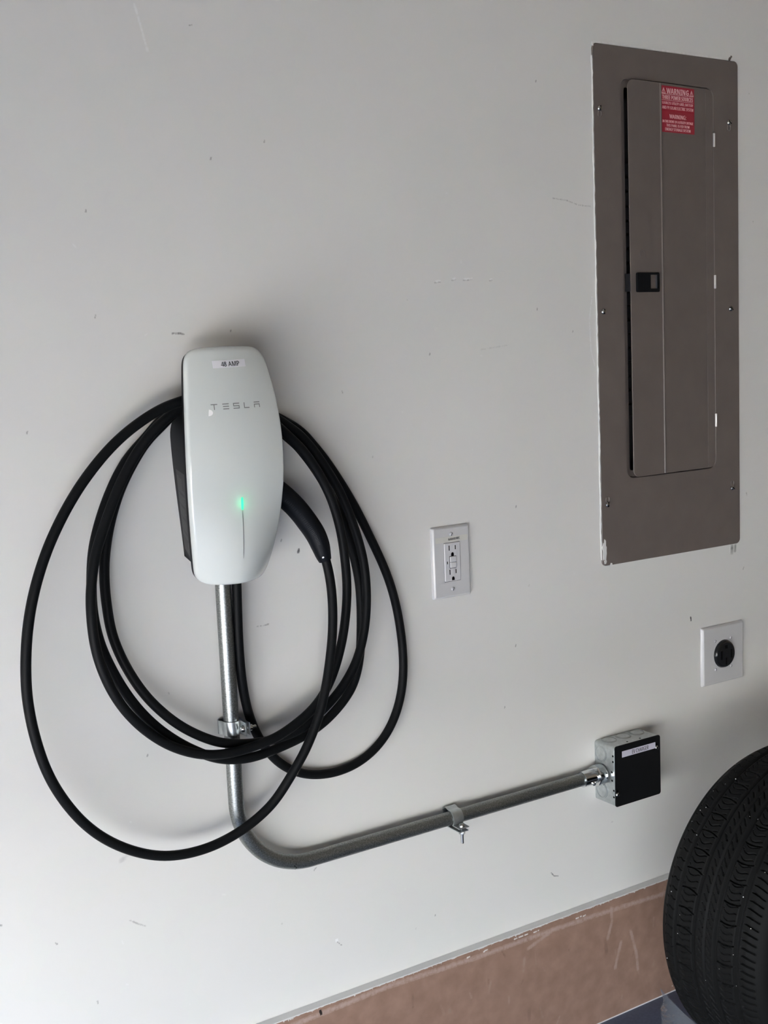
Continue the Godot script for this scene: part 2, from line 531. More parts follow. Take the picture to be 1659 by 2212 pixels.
func build_room():
	var t := 0.16
	# the wall in the picture, with the hole the breaker panel is let into
	var st := begin()
	var h0 := Vector2(0.352, 0.910)
	var h1 := Vector2(0.682, 1.806)
	uv_box(st, Vector3(-2.0, 0, -t), Vector3(h0.x, 2.7, 0), WALL_AREA)
	uv_box(st, Vector3(h1.x, 0, -t), Vector3(3.4, 2.7, 0), WALL_AREA)
	uv_box(st, Vector3(h0.x, 0, -t), Vector3(h1.x, h0.y, 0), WALL_AREA)
	uv_box(st, Vector3(h0.x, h1.y, -t), Vector3(h1.x, 2.7, 0), WALL_AREA)
	structure("wall_back", done(st), M.wall)
	# board along the foot of the wall
	st = begin()
	uv_box(st, Vector3(-2.0, 0, 0), Vector3(3.4, 0.2422, 0.017), BOARD_AREA)
	var bb := structure("baseboard_back", done(st), M.board)
	part("painted_top_edge", box(Vector3(-2.0, 0.2422, 0), Vector3(3.4, 0.2428, 0.0172)), M.board_paint, bb)
	structure("floor", box(Vector3(-2.16, -0.15, -t), Vector3(3.56, 0, 6.16)), M.floor)
	structure("ceiling", box(Vector3(-2.16, 2.7, -t), Vector3(3.56, 2.86, 6.16)), M.ceiling)
	structure("wall_right", box(Vector3(3.4, 0, 0), Vector3(3.56, 2.7, 6.0)), M.inner_wall)
	structure("wall_front", box(Vector3(-2.0, 0, 6.0), Vector3(3.4, 2.7, 6.16)), M.inner_wall)
	# the wall with the garage door
	st = begin()
	box_into(st, Vector3(-2.16, 0, -t), Vector3(-2.0, 2.7, 0.35))
	box_into(st, Vector3(-2.16, 0, 5.2), Vector3(-2.0, 2.7, 6.16))
	box_into(st, Vector3(-2.16, 2.13, 0.35), Vector3(-2.0, 2.7, 5.2))
	structure("wall_left", done(st), M.inner_wall)
	# sectional garage door, raised part of the way: daylight enters below it
	var gap := 0.72
	var tall := 2.13 - gap
	var gd := structure("door_1", box(Vector3(-2.100, 0.0, 0.35), Vector3(-2.095, tall, 5.2)), M.inner_wall, Vector3(0, gap, 0))
	for k in 3:
		part("door_section", box(Vector3(-2.095, k * tall / 3.0, 0.35), Vector3(-2.055, (k + 1) * tall / 3.0 - 0.005, 5.2)), M.inner_wall, gd)
	structure("driveway", box(Vector3(-23, -0.2, -14), Vector3(-2.16, -0.02, 20)), M.concrete)

# ======================= breaker panel =======================
func build_panel():
	var P := thing("breaker_panel", "tall brown-grey breaker panel let into the wall, with a red warning sticker", "electrical panel", Vector3(0.5162, 0.888, 0))
	var o := Vector2(0.5162, 0.888)
	# flat cover with a sunk, round-cornered opening
	var st := begin()
	var n := 8
	var c := Vector2(0, 0.4698)
	var hole := Vector2(0.515 - o.x, 1.4098 - o.y)
	var outer := rrect(0.3742, 0.9396, 0.010, n, c)
	var rings := [
		ring(outer, 0.0), ring(outer, 0.0018), ring(inset(outer, 0.0012), 0.0028),
		ring(rrect(0.240, 0.727, 0.018, n, hole), 0.0028), ring(rrect(0.2375, 0.7245, 0.017, n, hole), 0.0012), ring(rrect(0.236, 0.723, 0.016, n, hole), -0.0045),
		ring(rrect(0.212, 0.699, 0.006, n, hole), -0.0045), ring(rrect(0.211, 0.698, 0.006, n, hole), -0.0075)]
	for k in rings.size() - 1:
		strip(st, rings[k], rings[k + 1], k + 1)
	part("cover", done(st), M.panel, P)
	# steel box in the wall behind it
	st = begin()
	for b in [[-0.163, 0.024, -0.110, 0.163, 0.916, -0.106], [-0.163, 0.024, -0.106, -0.160, 0.916, -0.010], [0.160, 0.024, -0.106, 0.163, 0.916, -0.010], [-0.160, 0.024, -0.106, 0.160, 0.027, -0.010], [-0.160, 0.913, -0.106, 0.160, 0.916, -0.010]]:
		box_into(st, Vector3(b[0], b[1], b[2]), Vector3(b[3], b[4], b[5]))
	part("enclosure", done(st), M.enclosure, P)
	part("dead_front", box(Vector3(-0.112, 0.19, -0.040), Vector3(0.095, 0.86, -0.037)), M.enclosure, P)
	for k in 18:
		part("breaker", plate(rrect(0.050, 0.0225, 0.002, 2, Vector2(-0.075, 0.285 + k * 0.026)), -0.037, -0.014, 0.002), M.breaker, P)
	# hinged flange and door, standing a little open on its free side
	var hinge_x := 0.612 - o.x
	var yc := 1.4098 - o.y
	var flange := PackedVector2Array([Vector2(hinge_x + 0.0008, yc - 0.3605)])
	var half := rrect(0.0420, 0.721, 0.015, n, Vector2(hinge_x, yc))
	flange = PackedVector2Array()
	for q in half:
		flange.append(Vector2(maxf(q.x, hinge_x + 0.0008), q.y))
	part("hinge_flange", plate(flange, -0.0045, 0.0030, 0.0008), M.panel, P)
	for y in [1.6768, 1.4096, 1.1414]:
		part("hinge_pin", lathe([Vector2(0, 0), Vector2(0.0019, 0.0004), Vector2(0.0022, 0.0012), Vector2(0.0022, 0.0252), Vector2(0.0019, 0.0260), Vector2(0, 0.0264)], Vector3.UP, 16), M.hinge, P, Vector3(0.6325 - o.x, y - o.y - 0.0132, 0.0056), "short bright hinge pin")
	var door_o := PackedVector2Array()
	for q in rrect(0.4140, 0.7215, 0.014, n):
		door_o.append(Vector2(minf(q.x, 0.0), q.y))
	var door := part("door", plate(door_o, -0.0008, 0.0012, 0.0006), M.panel, P, Vector3(hinge_x, yc, 0.0024))
	door.rotation.y = deg_to_rad(2.0)
	var d0 := Vector2(0.612, 1.4098)
	# pressed step that runs down the door
	st = begin()
	st.set_smooth_group(-1)
	for e in [[-0.1250, 0.0010, -0.1236, 0.0030], [-0.1236, 0.0030, -0.1222, 0.0030], [-0.1222, 0.0030, -0.1190, 0.0010]]:
		quad(st, Vector3(e[0], -0.360, e[1]), Vector3(e[2], -0.360, e[3]), Vector3(e[2], 0.360, e[3]), Vector3(e[0], 0.360, e[1]))
	part("pressed_rib", done(st), M.panel, door)
	# black latch with its finger recess
	var la := Vector2(0.4478 - d0.x, 1.4090 - d0.y)
	st = begin()
	var lo_ := rrect(0.0600, 0.0355, 0.0030, n, la)
	var rc := Vector2(la.x + 0.0150, la.y + 0.0012)
	var lr := [ring(lo_, 0.0012), ring(lo_, 0.0042), ring(inset(lo_, 0.001), 0.0050), ring(rrect(0.0195, 0.0255, 0.001, n, rc), 0.0050), ring(rrect(0.0190, 0.0250, 0.001, n, rc), -0.0060)]
	for k in lr.size() - 1:
		strip(st, lr[k], lr[k + 1], k + 1)
	cap(st, lr[4], true)
	part("latch", done(st), M.black, door, Vector3.ZERO, "black plastic latch")
	st = begin()
	st.set_smooth_group(-1)
	quad(st, Vector3(rc.x - 0.001, rc.y - 0.0125, -0.006), Vector3(rc.x + 0.0093, rc.y - 0.0125, 0.0030), Vector3(rc.x + 0.0093, rc.y + 0.0125, 0.0030), Vector3(rc.x - 0.001, rc.y + 0.0125, -0.006))
	part("latch_lever", done(st), M.ridge, door)
	part("latch_tongue", box(Vector3(-0.2086, la.y - 0.016, -0.012), Vector3(-0.2040, la.y + 0.016, 0.0)), M.breaker, door)
	# oval lock knockout
	st = begin()
	var ov := rrect(0.0150, 0.0150, 0.0074, n, Vector2(0.4360 - d0.x, 1.4605 - d0.y))
	strip(st, ring(ov, 0.0012), ring(inset(ov, 0.0006), 0.0019), 1)
	strip(st, ring(inset(ov, 0.0006), 0.0019), ring(inset(ov, 0.0014), 0.0013), 2)
	cap(st, ring(inset(ov, 0.0014), 0.0013), true)
	part("lock_knockout", done(st), M.panel, door)
	# red warning stickers
	var sx := 0.5350 - d0.x
	var uy := 1.7432 - d0.y
	var ly := 1.7017 - d0.y
	part("warning_sticker", plate(rrect(0.0908, 0.0462, 0.0008, 2, Vector2(sx, uy)), 0.0012, 0.0016), M.red, door, Vector3.ZERO, "red warning sticker with white print")
	part("warning_sticker", plate(rrect(0.0908, 0.0368, 0.0008, 2, Vector2(sx, ly)), 0.0012, 0.0015), M.red_lower, door, Vector3.ZERO, "lower, slightly paler red warning sticker")
	var z := 0.0017
	letters("lettering", "WARNING", M.red_print, door, Vector3(sx, uy + 0.0145, z), 0.0600, 0.0098, true)
	letters("lettering", "THREE POWER SOURCES", M.red_print, door, Vector3(sx, uy + 0.0028, z), 0.0830, 0.0072, true)
	letters("lettering", "SOURCES: UTILITY GRID, BATTERY", M.red_print, door, Vector3(sx, uy - 0.0078, z), 0.0840, 0.0056)
	letters("lettering", "AND PV SOLAR ELECTRIC SYSTEM", M.red_print, door, Vector3(sx, uy - 0.0156, z), 0.0840, 0.0056)
	letters("lettering", "WARNING:", M.red_print, door, Vector3(sx, ly + 0.0106, z), 0.0450, 0.0072)
	letters("lettering", "IN THE EVENT OF A UTILITY OUTAGE", M.red_print, door, Vector3(sx, ly + 0.0012, z), 0.0830, 0.0046)
	letters("lettering", "THIS PANEL IS FED FROM", M.red_print, door, Vector3(sx, ly - 0.0058, z), 0.0620, 0.0046)
	letters("lettering", "ENERGY STORAGE SYSTEM", M.red_print, door, Vector3(sx, ly - 0.0128, z), 0.0680, 0.0050)
	st = begin()
	for y in [uy + 0.0084, uy - 0.0025]:
		box_into(st, Vector3(sx - 0.0425, y - 0.0004, 0.0014), Vector3(sx + 0.0425, y + 0.0004, 0.0018))
	part("print_rule", done(st), M.red_print, door)
	for s in [-1, 1]:
		var tc := Vector2(sx + s * 0.0378, uy + 0.0138)
		st = begin()
		var big := PackedVector2Array([tc + Vector2(-0.0058, -0.0045), tc + Vector2(0.0058, -0.0045), tc + Vector2(0, 0.0062)])
		var small := PackedVector2Array()
		for q in big:
			small.append(tc + Vector2(0, -0.0009) + (q - tc - Vector2(0, -0.0009)) * 0.66)
		strip(st, ring(big, 0.0018), ring(small, 0.0018), 1)
		box_into(st, Vector3(tc.x - 0.0006, tc.y - 0.0014, 0.0015), Vector3(tc.x + 0.0006, tc.y + 0.0026, 0.0018))
		box_into(st, Vector3(tc.x - 0.0006, tc.y - 0.0028, 0.0015), Vector3(tc.x + 0.0006, tc.y - 0.0018, 0.0018))
		part("warning_triangle", done(st), M.red_print, door)
	# cover screws, four of them in keyholes
	for s in [[0.3432, 1.7159, -0.0098], [0.6772, 1.7123, -0.0098], [0.3433, 1.3574, 0.0], [0.6789, 1.3576, 0.0], [0.3445, 1.0032, 0.0095], [0.6806, 1.0025, 0.0095]]:
		var at := Vector3(s[0] - o.x, s[1] - o.y, 0.0028)
		if s[2] != 0.0:
			st = begin()
			var key := rrect(0.0088, 0.0120, 0.0042, 5, Vector2(at.x, at.y + s[2]))
			strip(st, ring(key, 0.0028), ring(inset(key, 0.0005), 0.0040), 1)
			strip(st, ring(inset(key, 0.0005), 0.0040), ring(inset(key, 0.0012), 0.0029), 2)
			cap(st, ring(inset(key, 0.0012), 0.0029), true)
			part("keyhole", done(st), M.panel, P)
		screw(P, at, 0.0052, M.steel, 0.5 + s[0] * 3.0)
	# wall paint left on the cover's edge and corners
	var rng := RandomNumberGenerator.new()
	rng.seed = 12
	var path := PackedVector3Array()
	for k in 61:
		path.append(Vector3(-0.1874 + rng.randf_range(-0.0007, 0.0007), 0.012 + k * 0.0151, 0.0008 + rng.randf_range(-0.0003, 0.0005)))
	var rr := PackedFloat32Array()
	for q in smooth_path(path, 2, 1):
		rr.append(0.0009 + rng.randf_range(0.0, 0.0009))
	st = begin()
	tube_into(st, smooth_path(path, 2, 1), rr, 6)
	part("caulk_bead", done(st), M.caulk, P)
	for s in [[-0.1815, 0.0290, 0.0050, 0.0200, 5], [-0.180, 0.008, 0.003, 0.004, 6], [-0.1868, 0.9375, 0.0030, 0.0034, 8], [-0.1655, 0.0005, 0.0030, 0.0040, 9]]:
		var sm_ := PackedVector2Array()
		rng.seed = int(s[4])
		for k in 22:
			var a := TAU * k / 22
			var j := rng.randf_range(0.75, 1.2)
			sm_.append(Vector2(s[0] + cos(a) * s[2] * j, s[1] + sin(a) * s[3] * j))
		part("paint_smear", plate(sm_, 0.0020, 0.0033, 0.0003), M.caulk, P)

# ======================= charger =======================
const CX := -0.452
func face_hw(y: float) -> float:
	return 0.075 - 0.65 * (y - 1.155) * (y - 1.155)
func face_edge_z(y: float) -> float:
	return 0.101 - 1.15 * (y - 1.172) * (y - 1.172)
func face_z(x: float, y: float) -> float:
	var k := x / face_hw(y)
	return face_edge_z(y) + (0.010 + 0.020 * smoothstep(1.125, 0.985, y)) * (1.0 - minf(k * k, 1.0))

func face_outline() -> PackedVector2Array:
	var raw := PackedVector2Array()
	for i in 41:
		var y := lerpf(0.9775, 1.3155, i / 40.0)
		raw.append(Vector2(face_hw(y), y) * 1000.0)
	for i in range(1, 20):
		var x := lerpf(face_hw(1.3155), -face_hw(1.3155), i / 20.0)
		raw.append(Vector2(x, 1.3178 - 0.7 * x * x) * 1000.0)
	for i in 41:
		var y := lerpf(1.3155, 0.9775, i / 40.0)
		raw.append(Vector2(-face_hw(y), y) * 1000.0)
	for i in range(1, 20):
		var x := lerpf(-face_hw(0.9775), face_hw(0.9775), i / 20.0)
		raw.append(Vector2(x, 0.9750 + 0.9 * x * x) * 1000.0)
	var a := Geometry2D.offset_polygon(raw, -20.0, Geometry2D.JOIN_ROUND)
	var b := Geometry2D.offset_polygon(a[0], 20.0, Geometry2D.JOIN_ROUND)
	var o: PackedVector2Array = b[0]
	if Geometry2D.is_polygon_clockwise(o):
		o.reverse()
	# even spacing
	var total := 0.0
	for i in o.size():
		total += o[i].distance_to(o[(i + 1) % o.size()])
	var n := 220
	var r := PackedVector2Array()
	var i := 0
	var left := 0.0
	var at := 0.0
	var seg := o[0].distance_to(o[1])
	for k in n:
		var want := total * k / n
		while at + seg < want:
			at += seg
			i += 1
			seg = o[i % o.size()].distance_to(o[(i + 1) % o.size()])
		r.append(o[i % o.size()].lerp(o[(i + 1) % o.size()], (want - at) / maxf(seg, 1e-6)) / 1000.0)
	for pass_ in 4:
		var q := r.duplicate()
		for k in n:
			q[k] = (r[(k + n - 1) % n] + 2.0 * r[k] + r[(k + 1) % n]) / 4.0
		r = q
	return r

func hub_rear(t: float) -> Vector2:
	var w := 0.0470 + 0.0118 * smoothstep(-0.25, 0.85, t)
	if t > 0.78:
		var k := (t - 0.78) / 0.22
		w *= sqrt(maxf(0.0, 1.0 - 0.80 * pow(k, 2.6)))
	return Vector2(w, lerpf(1.012, 1.236, t))

func hub_front(t: float) -> Vector2:
	var y := lerpf(0.989, 1.238, t)
	var w := face_hw(y) - 0.0035
	if t < 0.12:
		w -= 0.016 * pow(1.0 - t / 0.12, 2.0)
	if t > 0.8:
		w *= hub_rear(t).x / 0.0583
	return Vector2(w, y)

func hub_point(side: float, t: float, s: float, out := 0.0) -> Vector3:
	var r := hub_rear(t)
	var f := hub_front(t)
	return Vector3(side * (lerpf(r.x, f.x, s) + out), lerpf(r.y, f.y, s) - 1.146, lerpf(0.0, face_edge_z(f.y) - 0.018, s))

func build_charger():
	var C := thing("wall_charger", "white glossy electric car charger on the wall with a green status light", "car charger", Vector3(CX, 1.146, 0))
	var oy := 1.146
	var o := face_outline()
	# front cover: domed face, rounded rim
	var st := begin()
	var mid := Vector2(0, oy)
	var steps := [[1.0, -0.0110], [1.003, -0.0065], [1.0, -0.0032], [0.990, -0.0012], [0.975, -0.0002], [0.962, 0.0]]
	for s in [0.94, 0.9, 0.85, 0.8, 0.74, 0.68, 0.61, 0.54, 0.47, 0.4, 0.33, 0.26, 0.19, 0.12, 0.06]:
		steps.append([s, 0.0])
	var rings: Array[PackedVector3Array] = []
	for s in steps:
		var g := PackedVector3Array()
		for q in o:
			var w: Vector2 = mid + (q - mid) * s[0]
			g.append(Vector3(w.x, w.y - oy, face_z(w.x, w.y) + s[1]))
		rings.append(g)
	for k in rings.size() - 1:
		strip(st, rings[k], rings[k + 1], 1)
	st.set_smooth_group(1)
	var last := rings[rings.size() - 1]
	for k in last.size():
		tri(st, last[k], last[(k + 1) % last.size()], Vector3(0, 0, face_z(0, oy)))
	part("front_cover", done(st), M.face, C, Vector3.ZERO, "white glossy front cover")
	# black back of the cover
	st = begin()
	var fl: Array[PackedVector3Array] = []
	for s in [[0.90, -0.026], [0.980, -0.022], [0.996, -0.0105]]:
		var g := PackedVector3Array()
		for q in o:
			var w: Vector2 = mid + (q - mid) * s[0]
			g.append(Vector3(w.x, w.y - oy, face_edge_z(w.y) + s[1]))
		fl.append(g)
	cap(st, fl[0], false, 3)
	strip(st, fl[0], fl[1], 1)
	strip(st, fl[1], fl[2], 2)
	part("rear_flange", done(st), M.black, C)
	# body between wall and cover
	st = begin()
	var rows := 40
	for k in rows:
		var a := float(k) / rows
		var b := float(k + 1) / rows
		for side in [-1.0, 1.0]:
			st.set_smooth_group(1)
			for m in 4:
				var s0 := m / 4.0
				var s1 := (m + 1) / 4.0
				var p := [hub_point(side, a, s0), hub_point(side, a, s1), hub_point(side, b, s1), hub_point(side, b, s0)]
				if side < 0:
					quad(st, p[0], p[1], p[2], p[3])
				else:
					quad(st, p[3], p[2], p[1], p[0])
		st.set_smooth_group(2)
		quad(st, hub_point(-1, a, 1), hub_point(1, a, 1), hub_point(1, b, 1), hub_point(-1, b, 1))
		quad(st, hub_point(1, a, 0), hub_point(-1, a, 0), hub_point(-1, b, 0), hub_point(1, b, 0))
	st.set_smooth_group(3)
	quad(st, hub_point(-1, 1, 0), hub_point(-1, 1, 1), hub_point(1, 1, 1), hub_point(1, 1, 0))
	quad(st, hub_point(1, 0, 0), hub_point(1, 0, 1), hub_point(-1, 0, 1), hub_point(-1, 0, 0))
	part("body", done(st), M.black, C)
	# data label on its left flank
	st = begin()
	st.set_smooth_group(1)
	for k in 12:
		var a := lerpf(0.08, 0.60, k / 12.0)
		var b := lerpf(0.08, 0.60, (k + 1) / 12.0)
		quad(st, hub_point(-1, a, 0.24, 0.0006), hub_point(-1, a, 0.88, 0.0006), hub_point(-1, b, 0.88, 0.0006), hub_point(-1, b, 0.24, 0.0006))
	part("data_label", done(st), M.side_label, C)
	st = begin()
	st.set_smooth_group(1)
	var rng := RandomNumberGenerator.new()
	rng.seed = 3
	var row := 0
	var t := 0.575
	while t > 0.19:
		row += 1
		var head := row in [1, 11, 18, 25, 33]
		if head:
			t -= 0.008
		var s_end := 0.42 if head else rng.randf_range(0.70, 0.82)
		if row > 1 and row < 9:
			s_end = 0.62
		quad(st, hub_point(-1, t - 0.0032, 0.29, 0.0011), hub_point(-1, t - 0.0032, s_end, 0.0011), hub_point(-1, t, s_end, 0.0011), hub_point(-1, t, 0.29, 0.0011))
		t -= 0.0098
	for k in 6:
		quad(st, hub_point(-1, 0.12 + 0.010 * k, 0.70 + 0.02 * (k % 3), 0.0011), hub_point(-1, 0.12 + 0.010 * k, 0.80, 0.0011), hub_point(-1, 0.126 + 0.010 * k, 0.80, 0.0011), hub_point(-1, 0.126 + 0.010 * k, 0.70 + 0.02 * (k % 3), 0.0011))
	part("label_print", done(st), M.side_print, C)
	# grey maker's name: bars that follow the face
	var stroke_w := 0.00125
	var name_bars := {
		"T": [[0, 7, 8, 7], [4, 7, 4, 0]],
		"E": [[0, 7, 8, 7], [0.6, 3.5, 8, 3.5], [0.6, 0, 8, 0]],
		"S": [[0, 7, 8, 7], [0, 7, 0, 3.5], [0, 3.5, 8, 3.5], [8, 3.5, 8, 0], [0, 0, 8, 0]],
		"L": [[0, 7, 0, 0], [0, 0, 7, 0]],
		"A": [[0, 7, 8, 7], [0, 4.0, 8, 4.0], [0, 4.0, 0, 0], [8, 4.0, 8, 0]]}
	var starts := [-0.0375, -0.0205, -0.0043, 0.0125, 0.0290]
	for k in 5:
		st = begin()
		st.set_smooth_group(1)
		for bar in name_bars["TESLA"[k]]:
			var p := Vector2(starts[k] + bar[0] * 0.00105, 1.2306 + bar[1] * 0.00098)
			var q := Vector2(starts[k] + bar[2] * 0.00105, 1.2306 + bar[3] * 0.00098)
			var d := (q - p).normalized() * stroke_w * 0.5
			p -= d
			q += d
			var e := Vector2(-d.y, d.x)
			var v: Array[Vector3] = []
			for w in [p - e, q - e, q + e, p + e]:
				v.append(Vector3(w.x, w.y - oy, face_z(w.x, w.y) + 0.0003))
			quad(st, v[0], v[1], v[2], v[3])
		part("lettering", done(st), M.print_grey, C)
	# flat half-round white patch laid on the face under the first letter
	st = begin()
	st.set_smooth_group(1)
	var hc := Vector2(-0.0422, 1.2264)
	for k in 12:
		var a0 := -PI / 2 - 0.12 + PI * k / 12.0
		var a1 := -PI / 2 - 0.12 + PI * (k + 1) / 12.0
		var tri_pts := [hc, hc + Vector2(cos(a0) * 0.0062, sin(a0) * 0.0046), hc + Vector2(cos(a1) * 0.0062, sin(a1) * 0.0046)]
		var v3: Array[Vector3] = []
		for w in tri_pts:
			v3.append(Vector3(w.x, w.y - oy, face_z(w.x, w.y) + 0.0004))
		tri(st, v3[0], v3[1], v3[2])
	part("half_round_patch", done(st), M.plain_white, C, Vector3.ZERO, "small half-round white patch")
	# tape with the rating
	st = begin()
	st.set_smooth_group(1)
	for k in 10:
		var v4: Array[Vector3] = []
		for w in [Vector2(k, 0), Vector2(k + 1, 0), Vector2(k + 1, 1), Vector2(k, 1)]:
			var x: float = lerpf(-0.0269, 0.0240, w.x / 10.0)
			var y: float = lerpf(1.2877, 1.2982, w.y) + 0.0010 * (w.x / 10.0)
			v4.append(Vector3(x, y - oy, face_z(x, y) + 0.0007))
		quad(st, v4[0], v4[1], v4[2], v4[3])
	part("tape_label", done(st), M.tape, C)
	var tx := letters("lettering", "48 AMP", M.ink, C, Vector3(-0.0005, 1.2932 - oy, face_z(0, 1.2932) + 0.0009), 0.0285, 0.0068, false, 0.03)
	tx.rotation.x = -atan(2.3 * (1.2932 - 1.172))
	# status light and the slit below it
	var strip_at := func(y0: float, y1: float, hw: float, lift: float, x0: float) -> ArrayMesh:
		var s2 := begin()
		s2.set_smooth_group(1)
		for k in 16:
			var ya := lerpf(y0, y1, k / 16.0)
			var yb := lerpf(y0, y1, (k + 1) / 16.0)
			var wa := hw * minf(1.0, 0.35 + 6.0 * minf(k / 16.0, 1.0 - k / 16.0))
			var wb := hw * minf(1.0, 0.35 + 6.0 * minf((k + 1) / 16.0, 1.0 - (k + 1) / 16.0))
			quad(s2, Vector3(x0 - wa, ya - oy, face_z(x0 - wa, ya) + lift), Vector3(x0 + wa, ya - oy, face_z(x0 + wa, ya) + lift), Vector3(x0 + wb, yb - oy, face_z(x0 + wb, yb) + lift), Vector3(x0 - wb, yb - oy, face_z(x0 - wb, yb) + lift))
		return done(s2)
	part("status_light", strip_at.call(1.0850, 1.1040, 0.0018, 0.0010, 0.0), M.led, C, Vector3.ZERO, "glowing green status light")
	part("light_slit", strip_at.call(1.0140, 1.0850, 0.00055, 0.0009, 0.0), M.print_grey, C)
	var g := OmniLight3D.new()
	g.name = "status_light_glow"
	g.light_color = Color(0.25, 1.0, 0.65)
	g.light_energy = 0.000006
	g.light_size = 0.004
	g.omni_range = 9.0
	g.omni_attenuation = 2.0
	g.shadow_enabled = true
	C.add_child(g)
	g.position = Vector3(0, 1.0945 - oy, face_z(0, 1.0945) + 0.006)

